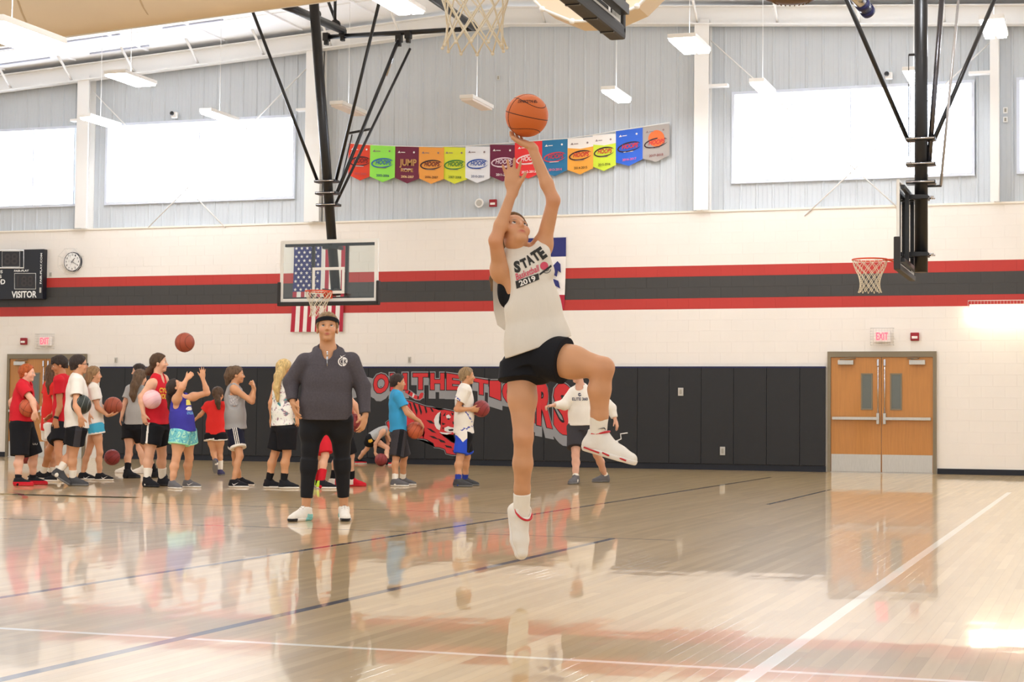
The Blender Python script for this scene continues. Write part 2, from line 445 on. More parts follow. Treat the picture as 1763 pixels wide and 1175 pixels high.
for i, (a, b) in enumerate(WIN):
    w = thing('window_%d' % (i + 1), ((a + b) / 2, WALL_Y + .1, WZ0), kind='structure')
    mb = MB(); yf = WALL_Y + .10; t = .055
    for lo, hi in (((a - t, yf, WZ0 - t), (b + t, yf + .12, WZ0)), ((a - t, yf, WZ1), (b + t, yf + .12, WZ1 + t)), ((a - t, yf, WZ0), (a, yf + .12, WZ1)), ((b, yf, WZ0), (b + t, yf + .12, WZ1))): mb.bbox(lo, hi)
    mb.build('window_frame', m_winframe, w)
    n = 4; step = (b - a) / n
    for k in range(n):
        mb = MB(); mb.bbox((a + k * step + .012, yf + .06, WZ0), (a + (k + 1) * step - .012, yf + .08, WZ1)); mb.build('pane', m_win, w)
        if k:
            mb = MB(); mb.bbox((a + k * step - .012, yf + .04, WZ0), (a + k * step + .012, yf + .09, WZ1)); mb.build('mullion', m_winframe, w)
# columns, end rafter, rods and girts
for x, w in ((-20.36, .28), (-15.03, .33), (-7.07, .28), (-1.79, .15)):
    mb = MB(); zt = ridge(x) + .1; ya, yb = WALL_Y - .12, WALL_Y + .14
    mb.bbox((x - w / 2, ya, 4.83), (x + w / 2, ya + .02, zt)); mb.bbox((x - .012, ya + .02, 4.83), (x + .012, yb, zt)); mb.bbox((x - w / 2, yb, 4.83), (x + w / 2, yb + .02, zt))
    c = mb.build('column', m_white, org=(x, WALL_Y, 4.83)); tag(c, kind='structure')
for s in (-1, 1):
    xa, xb = -10.9, -10.9 + s * 19; mb = MB()
    for (za, zb, ya, yb) in ((0, .022, -.18, .06), (.022, .33, -.07, -.05), (.33, .35, -.18, .06)):
        P = [(xa, ridge(xa) + za), (xb, ridge(xb) + za), (xb, ridge(xb) + zb), (xa, ridge(xa) + zb)]
        mb.prism([(p, WALL_Y + ya, q) for p, q in P], (0, yb - ya, 0))
    raf = mb.build('rafter_beam', m_white, org=((xa + xb) / 2, WALL_Y, ridge(xb))); tag(raf, kind='structure')
    for k in range(10):
        x = -10.9 + s * (.75 + 1.5 * k)
        mb = MB(); mb.tube([(x, WALL_Y - .1, ridge(x) + .03), (x, WALL_Y - .65, ridge(x) + .46)], .028, 6); mb.build('flange_brace', m_white, raf)
for s in (-1, 1):
    xa, xb = -10.9, -10.9 + s * 20; mb = MB()
    P = [(xa, ridge(xa) + .45), (xb, ridge(xb) + .45), (xb, ridge(xb) + .6), (xa, ridge(xa) + .6)]
    mb.prism([(p, 8, q) for p, q in P], (0, WALL_Y - 7.6, 0))
    ceil = mb.build('ceiling', m_ceil, org=((xa + xb) / 2, 20, 8)); tag(ceil, kind='structure')
    for y in (30.4, 29.0, 27.5, 26.0, 24.2, 22.4, 20.4, 18.5):
        mb = MB(); mb.prism([(xa, y, ridge(xa) + .44), (xb, y, ridge(xb) + .44), (xb, y, ridge(xb) + .455), (xa, y, ridge(xa) + .455)], (0, .06, 0)); mb.build('seam_strip', m_white, ceil)
    for k in range(11):
        x = -10.9 + s * (.9 + 1.75 * k); mb = MB()
        mb.prism([(x, 8, ridge(x) + .42), (x + .05, 8, ridge(x) + .42), (x + .05, 8, ridge(x) + .46), (x, 8, ridge(x) + .46)], (0, WALL_Y - 8.2, 0)); mb.build('purlin', m_ceil, ceil)
m_seam = mat('seam_dark', (186, 190, 208), .6)
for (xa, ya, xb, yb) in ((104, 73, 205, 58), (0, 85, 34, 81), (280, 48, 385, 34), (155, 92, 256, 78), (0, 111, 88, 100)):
    # dark seam lines on the liner, parallel to the rafters
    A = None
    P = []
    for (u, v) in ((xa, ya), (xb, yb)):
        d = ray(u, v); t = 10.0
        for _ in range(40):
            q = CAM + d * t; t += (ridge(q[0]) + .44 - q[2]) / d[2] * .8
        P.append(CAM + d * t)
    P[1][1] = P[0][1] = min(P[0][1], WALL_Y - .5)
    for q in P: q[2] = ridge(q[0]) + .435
    mb = MB(); mb.tube(P, .018, 6); mb.build('seam_line', m_seam, ceil)
for (p, q) in (((1224, 70), (1562, 372)), ((1706, 72), (1385, 372)), ((160, 158), (388, 392)), ((528, 118), (255, 392))):
    a = aty(*p, WALL_Y - .02); b = aty(*q, WALL_Y - .02); mb = MB(); mb.tube([a, b], .012, 6)
    tag(mb.build('brace_rod', m_white), kind='structure')
for (p, q) in (((124, 208), (146, 203)), ((512, 190), (530, 187)), ((1218, 149), (1254, 150)), ((1668, 127), (1706, 118))):
    a = aty(*p, WALL_Y - .04); b = aty(*q, WALL_Y - .04); b[2] = a[2]; mb = MB(); mb.box((a + b) / 2, (abs(b[0] - a[0]), .16, .05)); tag(mb.build('girt_stub', m_white), kind='structure')

# ---- wall pads between the doors
padx0 = -8.2775; edges = [padx0 + .6096 * i for i in range(-19, 6)] + [-4.765]
edges = [e for e in edges if e < -4.85] + [-4.765]
wp = thing('wall_padding', ((edges[0] + edges[-1]) / 2, WALL_Y - .06, 0), 'long row of black vinyl wall pads along the base of the back wall', 'wall pads')
for a, b in zip(edges[:-1], edges[1:]):
    mb = MB(); mb.rbox(((a + b) / 2, WALL_Y - .035, 1.0), (b - a - .004, .06, 1.78), .009); mb.build('pad', m_pad, wp)
mb = MB(); mb.bbox((edges[0], WALL_Y - .07, 1.885), (edges[-1], WALL_Y, 1.915)); mb.build('top_strip', m_navy, wp)
mb = MB(); mb.bbox((edges[0], WALL_Y - .045, 0), (edges[-1], WALL_Y, .108)); mb.build('base_strip', m_dark, wp)
mb = MB(); mb.bbox((edges[0] + 9.2, WALL_Y - .055, .11), (edges[0] + 11.3, WALL_Y - .02, .118)); mb.build('kick_edge', m_plate, wp)
mb = MB(); mb.bbox((-2.79, WALL_Y - .02, 0), (8, WALL_Y, .1)); tag(mb.build('baseboard_right', m_dark), kind='structure')
mb = MB(); mb.bbox((-32, WALL_Y - .02, 0), (-22.14, WALL_Y, .1)); tag(mb.build('baseboard_left', m_dark), kind='structure')

# ---- double doors
def double_door(name, x0):
    d = thing(name, (x0 + .965, WALL_Y, 0), kind='structure'); yf = WALL_Y
    mb = MB(); t = .06; w, h = 1.93, 2.184
    mb.bbox((x0, yf - .06, 0), (x0 + t, yf, h)); mb.bbox((x0 + w - t, yf - .06, 0), (x0 + w, yf, h)); mb.bbox((x0 + t, yf - .06, h - .10), (x0 + w - t, yf, h)); mb.build('door_frame', m_frame, d)
    mb = MB(); mb.bbox((x0 + t, yf - .05, 0), (x0 + w - t, yf, .012)); mb.build('threshold', m_alu, d)
    xc = x0 + w / 2
    for s in (-1, 1):
        xa = x0 + t + .003 if s < 0 else xc + .004; xb = xc - .004 if s < 0 else x0 + w - t - .003
        mb = MB(); mb.bbox((xa, yf - .035, .014), (xb, yf, h - .103)); leaf = mb.build('door_leaf', m_wood, d)
        mb = MB(); mb.bbox((xa + .008, yf - .040, .016), (xb - .008, yf - .034, .33)); mb.build('kick_plate', m_alu, leaf)
        px0, px1 = (xb - .335, xb - .175) if s < 0 else (xa + .175, xa + .335)
        mb = MB()
        for lo, hi in (((px0 - .025, 1.13), (px1 + .025, 1.155)), ((px0 - .025, 1.765), (px1 + .025, 1.79)), ((px0 - .025, 1.155), (px0, 1.765)), ((px1, 1.155), (px1 + .025, 1.765))): mb.bbox((lo[0], yf - .046, lo[1]), (hi[0], yf - .03, hi[1]))
        mb.build('pane_frame', m_frame, leaf)
        mb = MB(); mb.bbox((px0, yf - .037, 1.155), (px1, yf - .030, 1.765)); mb.build('vision_pane', m_glass_door, leaf)
        mb = MB(); e0, e1 = (xa + .03, xb - .05) if s < 0 else (xa + .05, xb - .03)
        mb.rbox(((e0 + e1) / 2, yf - .085, .975), (e1 - e0, .05, .055), .008); mb.build('push_bar', m_alu, leaf)
        lx = xb - .055 if s < 0 else xa + .055
        mb = MB(); mb.rbox((lx, yf - .07, .975), (.05, .07, .2), .008); mb.build('latch_case', m_alu, leaf)
        mb = MB(); mb.tube([(lx, yf - .06, 1.07), (lx, yf - .06, 2.0)], .011, 8); mb.rbox((lx, yf - .06, 1.98), (.035, .04, .12), .006); mb.build('vertical_rod', m_chrome, leaf)
        cx = xa + .27 if s < 0 else xb - .27
        mb = MB(); mb.rbox((cx, yf - .075, 1.985), (.28, .06, .085), .008); mb.build('door_closer', m_alu, leaf)
        mb = MB(); mb.tube([(cx - .1, yf - .08, 2.04), (cx + .04, yf - .16, 2.055), (cx + .17 * -s, yf - .05, 2.06)], .011, 6); mb.build('closer_arm', m_frame, leaf)
    return d
double_door('door_1', -4.731); double_door('door_2', -22.129)

# ---- exit signs, alarms, plates, cameras
m_signwhite = mat('sign_white', (244, 236, 230), .4); m_exit = mat('exit_red', (255, 60, 90), .5, emit=(255, 60, 95), estr=1.2)
m_wire = mat('guard_wire', (206, 200, 192), .5)
def exit_sign(px, py, label):
    c = aty(px, py, WALL_Y - .05); t = thing('exit_sign', c - EZ * .15, label, 'exit sign', 'exit signs over the double doors')
    mb = MB(); mb.rbox(c, (.30, .06, .20), .012); mb.build('housing', m_signwhite, t)
    mb = MB(); text_on(mb, 'EXIT', c - EY * .033 + EZ * .005, EX, EZ, .21, .135, .02); mb.build('lettering', m_exit, t)
    mb = MB(); w, h = .40, .30
    for k in range(7):
        z = -h / 2 + h * k / 6; mb.tube([c + EX * (-w / 2) + EZ * z + EY * .04, c + EX * (-w / 2) + EZ * z - EY * .08, c + EX * (w / 2) + EZ * z - EY * .08, c + EX * (w / 2) + EZ * z + EY * .04], .0022 if 0 < k < 6 else .005, 4)
    for k in range(9):
        x = -w / 2 + w * k / 8; mb.tube([c + EX * x + EZ * (-h / 2) - EY * .08, c + EX * x + EZ * (h / 2) - EY * .08], .0022, 4)
    mb.build('wire_guard', m_wire, t)
exit_sign(1519, 580, 'red EXIT sign in a wire guard above the clear right double door')
exit_sign(78, 588, 'red EXIT sign in a wire guard above the door behind the waiting children')
def alarm(px, py, y, label):
    c = aty(px, py, y - .03); t = thing('fire_alarm', c - EZ * .07, label, 'fire alarm', 'red fire alarm strobes')
    mb = MB(); mb.rbox(c, (.15, .06, .145), .012); mb.build('housing', m_red, t)
    mb = MB(); mb.rbox(c - EY * .035 - EZ * .015, (.10, .02, .045), .006); mb.build('strobe_lens', m_signwhite, t)
alarm(1575, 580, WALL_Y, 'red fire alarm strobe beside the exit sign near the clear double door')
alarm(41, 588, WALL_Y, 'red fire alarm strobe beside the exit sign above the waiting children')
alarm(849, 350, WALL_Y + .12, 'red fire alarm strobe beside the white ring under the banners')
c = aty(825, 350, WALL_Y + .1); t = thing('ring_speaker', c - EZ * .1, 'round white ring speaker on the ribbed wall under the banners', 'speaker')
mb = MB(); mb.tube([c + (EX * math.cos(a) + EZ * math.sin(a)) * .075 for a in np.linspace(0, 2 * math.pi, 25)[:-1]], .018, 8, closed=True); mb.build('ring', m_white, t)
mb = MB(); mb.disc(c + EY * .01, .07, -EY, m=0, th=.02); mb.build('grille', m_plate, t)
def plate(px, py, y, w, h, label, cat='wall plate', m=None, nm='wall_plate'):
    c = aty(px, py, y); t = thing(nm, c - EZ * h / 2, label, cat)
    mb = MB(); mb.rbox(c, (w, .02, h), .006); mb.build('cover', m or m_plate, t)
    mb = MB(); mb.bbox(c + np.array([-w * .22, -.016, -h * .3]), c + np.array([w * .22, -.009, h * .3])); mb.build('insert', mat('plate_insert', (160, 154, 140), .5), t)
plate(1172, 675, WALL_Y - .078, .10, .15, 'upper cream outlet plate on the black pads right of the jumping player')
plate(1244, 777, WALL_Y - .078, .095, .155, 'lower cream outlet plate near the foot of the black pads')
plate(199.5, 620.5, WALL_Y - .012, .06, .11, 'small grey plate on the white wall above the curly haired girl')
plate(705, 620, WALL_Y - .012, .06, .12, 'small grey plate on the white wall above the mural letters')
plate(87, 473, WALL_Y - .012, .05, .09, 'small grey plate between scoreboard and clock')
plate(858, 134, WALL_Y + .13, .07, .10, 'small grey box high on the ribbed wall above the ball', m=mat('box_grey', (206, 208, 206), .5))
plate(1731, 190, WALL_Y + .13, .08, .11, 'upper of two small white vents beside the far right column', 'vent', m_white, 'vent_cap')
plate(1731, 206, WALL_Y + .13, .08, .10, 'lower of two small white vents beside the far right column', 'vent', m_white, 'vent_cap')
def sec_cam(px, py, label):
    c = aty(px, py, WALL_Y + .02); t = thing('security_camera', c - EZ * .05, label, 'security camera', 'small security cameras on the ribbed wall')
    mb = MB(); mb.rbox(c + EY * .06 + EX * .02 - EZ * .02, (.13, .1, .13), .02); mb.build('mount', m_white, t)
    mb = MB(); mb.sphere(c + EZ * .01 - EX * .015 + EY * .0, .045); mb.build('lens_dome', m_black, t)
sec_cam(297, 196, 'white security camera above the wide window left of the leaning hoop mast')
sec_cam(1528, 128, 'white security camera above the window behind the right hoop mast')

# ---- wall clock in a wire guard
c = aty(124.5, 451, WALL_Y - .06); t = thing('wall_clock', c - EZ * .2, 'round white wall clock in a wire guard beside the scoreboard', 'clock')
m_face = mat('clock_face', (244, 242, 238), .4)
mb = MB(); mb.disc(c, .205, -EY, 40, th=-.06); mb.build('case', mat('clock_case', (40, 44, 56), .4), t)
mb = MB(); mb.disc(c - EY * .004, .188, -EY, 40); face = mb.build('dial', m_face, t)
mb = MB()
for k in range(12):
    a = math.radians(90 - 30 * (k + 1)); q = c - EY * .006 + (EX * math.cos(a) + EZ * math.sin(a)) * .15
    text_on(mb, str(k + 1), q, EX, EZ, .03 if k < 9 else .045, .042, .02)
mb.build('numerals', m_black, face)
mb = MB()
for a, L, r in ((52, .10, .007), (-28, .15, .005)):
    d = EX * math.cos(math.radians(a)) + EZ * math.sin(math.radians(a)); mb.tube([c - EY * .012 - d * .03, c - EY * .012 + d * L], r, 6)
mb.build('hands', m_black, t)
mb = MB(); R = .29
hexp = [c - EY * .12 + (EX * math.cos(a) + EZ * math.sin(a)) * R for a in np.radians(np.arange(0, 360, 45) + 22)]
mb.tube(hexp, .004, 5, closed=True); mb.tube([q + (c - EY * .12 - q) * .35 for q in hexp], .003, 5, closed=True); mb.tube([q + (c - EY * .12 - q) * .7 for q in hexp], .003, 5, closed=True)
for q in hexp: mb.tube([c - EY * .13, q, q + EY * .12], .003, 5)
mb.build('wire_guard', m_wire, t)

# ---- scoreboard
m_board = mat('scoreboard_black', (26, 28, 36), .4); m_digit = mat('unlit_digit', (58, 52, 52), .5); m_digitbg = mat('digit_window', (40, 38, 40), .3); m_print = mat('white_print', (240, 240, 238), .5)
a = aty(75, 429, WALL_Y - .16); b = aty(75, 515, WALL_Y - .16); zt, zb, xr = a[2], b[2], a[0]; yb = WALL_Y - .16
t = thing('scoreboard', (xr - 1.2, WALL_Y, zb), 'black scoreboard lettered VISITOR with unlit digits', 'scoreboard')
mb = MB(); mb.rbox((xr - 1.22, WALL_Y - .085, (zt + zb) / 2), (2.44, .15, zt - zb), .012); mb.build('cabinet', m_board, t)
def sp(u, v): q = aty(u, v, yb - .003); return np.array([q[0], yb - .003, q[2]])
def quad_frame(mb, u0, v0, u1, v1, w):
    A, B, C_, D_ = sp(u0, v0), sp(u1, v0), sp(u1, v1), sp(u0, v1); mb.tube([A, B, C_, D_], w, 6, closed=True)
mb = MB(); quad_frame(mb, -60, 431.5, 41, 461.5, .016); quad_frame(mb, -60, 431.5, -4, 461.5, .006); quad_frame(mb, 3.5, 433, 34, 459.5, .004); quad_frame(mb, 25, 471, 61.5, 498, .006); mb.build('border_lines', m_print, t)
def digits(mb0, mb1, u0, v0, u1, v1, txt):
    A, B = sp(u0, v1), sp(u1, v0); mb0.add([(A[0], yb - .002, A[2]), (B[0], yb - .002, A[2]), (B[0], yb - .002, B[2]), (A[0], yb - .002, B[2])], [(0, 1, 2, 3)])
    text_on(mb1, txt, (A + B) / 2 - EY * .004, EX, EZ, (B[0] - A[0]) * .8, (B[2] - A[2]) * .75, .02)
for g_ in ((4, 433, 34, 459.5, '88'), (26, 472, 61, 497, '188'), (-40, 433, -2, 459.5, '88')):
    m0, m1 = MB(), MB(); digits(m0, m1, *g_); dw = m0.build('digit_window', m_digitbg, t); m1.build('unlit_number', m_digit, dw)
def stext(txt, u0, v0, u1, v1, bold=.02):
    mb = MB(); A, B = sp(u0, v1), sp(u1, v0); text_on(mb, txt, (A + B) / 2 - EY * .004, EX, EZ, B[0] - A[0], B[2] - A[2], bold); mb.build('word', m_print, t)
stext('VISITOR', 20, 501, 63.5, 513.5, .03); stext('PERIOD', -28, 481, 9.3, 490.5, .03); stext('BONUS', -24, 465.5, 4.8, 471.5, .02); stext('POSS', -20, 473.5, 3.2, 479.5, .02); stext('FAIR-PLAY', 24.5, 464.5, 50, 468.5, .03)
qa, qb = sp(70.8, 489), sp(70.8, 436)
mb = MB(); text_on(mb, 'FAIR-PLAY.COM', (qa + qb) / 2 - EY * .004, EZ, -EX, qb[2] - qa[2], .045, .02)
mb.build('word', m_print, t)
mb = MB(); q = sp(70, 500); mb.rbox(q - EY * .01, (.04, .02, .11), .006); mb.build('latch', m_plate, t)

# ---- guarded strip lamp on the right wall
a = aty(1669, 537, WALL_Y - .1); t = thing('wall_lamp', a + EX * .6, 'lit strip lamp in a wire guard on the wall at right', 'wall lamp')
L = 1.5; m_warm = mat('warm_tube', (255, 250, 230), .5, emit=(255, 246, 214), estr=14)
mb = MB(); mb.bbox(a + np.array([0, 0, .03]), a + np.array([L, .1, .13])); mb.build('housing', m_white, t)
mb = MB(); mb.bbox(a + np.array([.01, -.03, -.015]), a + np.array([L, .09, .03])); mb.build('lens', m_warm, t)
mb = MB()
for z in (.19, -.02): mb.tube([a + np.array([-.02, .1, z]), a + np.array([-.02, -.06, z]), a + np.array([L, -.06, z])], .006, 5)
for k in range(28): x = -.02 + k * L / 27; mb.tube([a + np.array([x, -.06, -.02]), a + np.array([x, -.06, .19])], .0025, 4)
mb.build('wire_guard', m_wire, t)

# ---- ceiling lamps
m_up = mat('added_uplight', (255, 255, 255), .5, emit=(240, 246, 255), estr=8)  # glowing strip added on lamp tops to brighten the ceiling and upper wall
m_off = mat('lens_unlit', (236, 226, 218), .5)
def lamp(c, lenses, label, lit=True, w=None, L=1.15):
    t = thing('high_bay_lamp', c, label, 'ceiling lamp', 'high bay ceiling lamps'); w = w or (.46 if lenses == 2 else .27)
    mb = MB(); mb.rbox(c + EZ * .05, (w, L, .07), .01); mb.build('housing', m_white, t)
    for k in range(lenses):
        ww = w / lenses - .045; x = (k - (lenses - 1) / 2) * (w / lenses)
        mb = MB(); mb.bbox(c + np.array([x - ww / 2, -L / 2 + .03, -.02]), c + np.array([x + ww / 2, L / 2 - .03, .02])); mb.build('lens', m_lit if lit else m_off, t)
    mb = MB(); mb.bbox(c + np.array([-w * .3, -L * .45, .084]), c + np.array([w * .3, L * .45, .09])); mb.build('added_uplight', m_up, t)
    mb = MB(); mb.tube([c + EZ * .08, np.array([c[0], c[1], ridge(c[0]) + .45])], .005, 6); mb.build('hanging_cable', m_white, t)
for u, v, y, n, lab, lit in ((225, 138, 28.5, 2, 'lit twin lens ceiling lamp hanging over the left column', True), (173, 211, 30.3, 1, 'lit slim ceiling lamp at the left end of the second window', True), (378, 202, 30.3, 1, 'lit slim ceiling lamp over the top edge of the second window', True),
    (685, 9, 24.5, 2, 'lit twin lens ceiling lamp between hoop mast and near net', True), (821, 180, 30.3, 1, 'unlit slim ceiling lamp left of the ball in the air', False), (1061, 166, 30.3, 1, 'slim ceiling lamp hanging right of the shot ball, above the blue banner', True),
    (1187, 79, 27.5, 2, 'lit twin lens ceiling lamp in front of the column right of the banners', True), (1313, 153, 30.3, 1, 'lit slim ceiling lamp at the corner of the right window', True), (1711, 50, 25.5, 2, 'lit twin lens ceiling lamp behind the right hoop brace', True),
    (600, 190, 30.3, 1, 'dim slim ceiling lamp just right of the leaning hoop mast', False), (20, 62, 15.5, 2, 'large lit ceiling lamp at the beige curtain, cut by the picture edge', True), (1573, 134, 30.3, 1, 'slim ceiling lamp half hidden by the right hoop mast', True)):
    lamp(aty(u, v, y), n, lab, lit, {1711: .34, 20: .6}.get(u))
for x, y in ((-9, 18), (-4.5, 18), (0, 18), (-13.5, 14), (-9, 12), (-4.5, 12), (0, 12), (-2, 22), (-18, 16)):     # unseen lamps added above the frame to light the hall
    lamp(np.array([x, y, 7.4]), 2, 'lit twin lens ceiling lamp of the near rows above the picture')

# ---- rolled divider curtain, round duct, round canopy
y = 22.0; A = aty(-60, 84, y); B = aty(575, -3, y); zs = 1.9
t = thing('divider_curtain', (A + B) / 2, 'beige gathered divider curtain hanging under the roof at upper left', 'curtain')
mb = MB(); n = 14; prof = []
for k in range(n + 1):
    a = math.pi * (-.5 + k / n); prof.append((-.42 * math.cos(a) * 1.0 - .0, .9 + .9 * math.sin(a)))
V = []
for e in (A - EX * 2.5 + EZ * -.15, B + EX * .6): V += [e + EY * p + EZ * q for p, q in prof]
mb.add(V, [(j, n + 1 + j, n + 2 + j, j + 1) for j in range(n)], 0, True); mb.build('curtain_sheet', m_beige, t)
for f in (.02, .18, .50, .86):
    mb = MB(); P = []
    for k in range(n + 1): P.append(A + (B - A) * (f + .09 * (1 - k / n) * 1.0 - .045) + EY * (prof[k][0] * 1.01 - .003) + EZ * prof[k][1])
    mb.tube(P, .016, 6); mb.build('seam', m_beige2, t)
mb = MB(); mb.tube([A + EY * .05, B + EY * .05], .03, 8); mb.build('bottom_pipe', m_white, t)
y = 19.0; c = aty(1021, -112, y); R = np.linalg.norm(aty(1021, 39, y) - c)
t = thing('round_duct', c, 'beige faceted round duct end above the near backboard', 'duct')
P = [c + (EX * math.cos(a) + EZ * math.sin(a)) * R for a in np.radians(np.arange(0, 360, 22.5) + 9)]
mb = MB(); mb.prism(P, (0, .5, 0)); mb.build('drum', m_beige, t)
mb = MB(); mb.tube([p - EY * .01 for p in P], .018, 6, closed=True); mb.build('hoop_wire', m_white, t)
mb = MB()
for dx in (-.5, .5): mb.tube([c + EX * dx + EZ * R * .6 + EY * .25, np.array([c[0] + dx, c[1] + .25, max(ridge(c[0] + dx) + .45, c[2] + R * .8)])], .012, 6)
mb.build('hanger', m_white, t)
mb = MB()
for p in P[8:]: mb.sphere(p - EY * .02, .035, nu=8, nv=6)
mb.build('clips', m_white, t)
c = aty(1363, -24, 20.0); t = thing('round_canopy', c, 'dark brown round canopy at the top edge, only its rim showing', 'canopy')
mb = MB(); mb.sphere(c, .42, radii=(1, 1, .48), nu=24, nv=10); mb.build('dome', mat('brown_canopy', (92, 66, 44), .6), t)
mb = MB()
for k in range(24):
    a = 2 * math.pi * k / 24; mb.tube([c + np.array([math.cos(a), math.sin(a), 0]) * .42 - EZ * .0, c + np.array([math.cos(a) * .2, math.sin(a) * .2, -.185])], .008, 5)
mb.tube([c + EZ * .1, np.array([c[0], c[1], ridge(c[0]) + .45])], .012, 6); mb.build('ribs', mat('canopy_rib', (120, 92, 66), .6), t)
# ================================================================ hoops
m_board_white = mat('board_white', (240, 238, 232), .4)
m_glass = bpy.data.materials.new('clear_glass'); m_glass.use_nodes = True
_n = m_glass.node_tree; _b = _n.nodes['Principled BSDF']; _t = _n.nodes.new('ShaderNodeBsdfTransparent'); _t.inputs[0].default_value = (.90, .93, .92, 1)
_g = _n.nodes.new('ShaderNodeBsdfGlossy'); _g.inputs['Roughness'].default_value = .03
_lw = _n.nodes.new('ShaderNodeFresnel'); _lw.inputs[0].default_value = 1.45
_mx = _n.nodes.new('ShaderNodeMixShader'); _n.links.new(_lw.outputs[0], _mx.inputs[0]); _n.links.new(_t.outputs[0], _mx.inputs[1]); _n.links.new(_g.outputs[0], _mx.inputs[2])
_n.links.new(_mx.outputs[0], _n.nodes['Material Output'].inputs['Surface'])
def hoop(label, bc, n, top=None, struts=(), mast_r=.085, mast_off=.30, mast_lat=0.0, rim_out=.40, mast_z=.13):
    """bc: middle of the board's lower edge, n: the way it faces"""
    bc = np.asarray(bc, float); n = nrm(n); l = np.cross(EZ, n)      # l: sideways
    AX = np.array([l, n, EZ]); W, H = 1.83, 1.067
    t = thing('basketball_hoop', np.array([bc[0], bc[1], bc[2]]), label, 'basketball hoop', 'basketball hoops hung from the roof')
    P = lambda a, b, c: bc + l * a + n * b + EZ * c
    mb = MB(); mb.box(P(0, 0, H / 2), (W, .012, H), AX); glass = mb.build('glass_board', m_glass, t)
    def frame_(mb, w, h, z0, th, off, dep):
        for a, b, sx, sz in ((0, z0 + th / 2, w, th), (0, z0 + h - th / 2, w, th), (-w / 2 + th / 2, z0 + h / 2, th, h - 2 * th), (w / 2 - th / 2, z0 + h / 2, th, h - 2 * th)): mb.box(P(a, off, b), (sx, dep, sz), AX)
    mb = MB(); frame_(mb, W, H, 0, .055, .008, .006); mb.build('border', m_board_white, t)
    mb = MB(); frame_(mb, .61, .46, .135, .05, .008, .005); mb.build('target_square', m_board_white, t)
    mb = MB(); frame_(mb, W + .02, H + .02, -.01, .03, -.012, .03); mb.build('edge_frame', m_board_white, t)
    mb = MB(); mb.box(P(0, -.06, H - .075), (W - .12, .05, .05), AX); mb.box(P(0, -.06, .06), (W - .12, .05, .05), AX)
    for s in (-1, 1): mb.box(P(s * .32, -.06, H / 2), (.05, .05, H - .15), AX)
    mb.build('back_frame', m_black, t)
    mb = MB(); mb.rbox(P(0, 0, -.035), (W + .09, .085, .07), .015, AX); mb.build('bottom_padding', m_blackmat, t)
    for s in (-1, 1):
        mb = MB(); mb.rbox(P(s * (W / 2 + .018), 0, .15), (.055, .085, .40), .015, AX); mb.build('corner_padding', m_blackmat, t)
    rc = P(0, rim_out, .15); rr = .2286
    mb = MB(); mb.tube([rc + (l * math.cos(a) + n * math.sin(a)) * rr for a in np.linspace(0, 2 * math.pi, 49)[:-1]], .010, 8, closed=True)
    mb.box(P(0, .015, .115), (.16, .02, .13), AX); mb.box(P(0, (rim_out - rr) / 2 + .02, .145), (.13, rim_out - rr + .03, .012), AX)
    for s in (-1, 1): mb.tube([P(s * .06, .02, .07), P(s * .05, rim_out - rr - .005, .142), P(s * .13, rim_out - .18, .145)], .008, 6)
    mb.build('rim', m_orange, t)
    mb = MB(); prof = [(.226, -.004), (.215, -.07), (.185, -.14), (.155, -.20), (.138, -.26), (.130, -.32), (.133, -.37), (.150, -.43)]
    for k in range(12):
        for sg in (-1, 1):
            pts = []
            for j, (r, z) in enumerate(prof):
                a = 2 * math.pi * (k + .5 * sg * (j + (0 if j < 1 else 0))) / 12
                pts.append(rc + (l * math.cos(a) + n * math.sin(a)) * r + EZ * z)
            mb.tube(pts, .0042, 5)
    for k in range(12):
        for j in (0, len(prof) - 1):
            a = 2 * math.pi * (k + (.5 * j)) / 12; r, z = prof[j]
            mb.sphere(rc + (l * math.cos(a) + n * math.sin(a)) * r + EZ * z, .009, nu=6, nv=5)
    mb.build('net', m_net, t)
    base = P(mast_lat, -mast_off, mast_z)
    if top is not None:
        top = np.asarray(top, float)
        mb = MB(); mb.tube([base, top], mast_r, 20); mast = mb.build('mast', m_black, t)
        d = nrm(top - base)
        for z in (.20, .95):
            q = base + d * ((bc[2] + z - base[2]) / d[2]); mb = MB()
            for s in (-1, 1): mb.box(P(s * .11, -(mast_off) / 2 - .02, z), (.05, mast_off - .03, .06), AX)
            mb.box(q, (.30, .20, .05), AX); mb.build('mast_bracket', m_black, t)
            mb = MB(); mb.tube([q - n * .0 + l * .12 - n * .13, q - l * .12 - n * .13], .012, 6); mb.tube([q + l * .1 - n * .08, q + l * .1 - n * .17], .012, 6); mb.tube([q - l * .1 - n * .08, q - l * .1 - n * .17], .012, 6); mb.build('clamp_bolt', m_chrome, mast)
    for (a, b, r, m, nm) in struts:
        mb = MB(); mb.tube([a, b], r, 10); mb.build(nm, m, t)
    return t, P
m_strap = mat('steel_strap', (176, 172, 170), .3, metal=.6)
def on_mast(base, top, z): return base + (top - base) * ((z - base[2]) / (top[2] - base[2]))

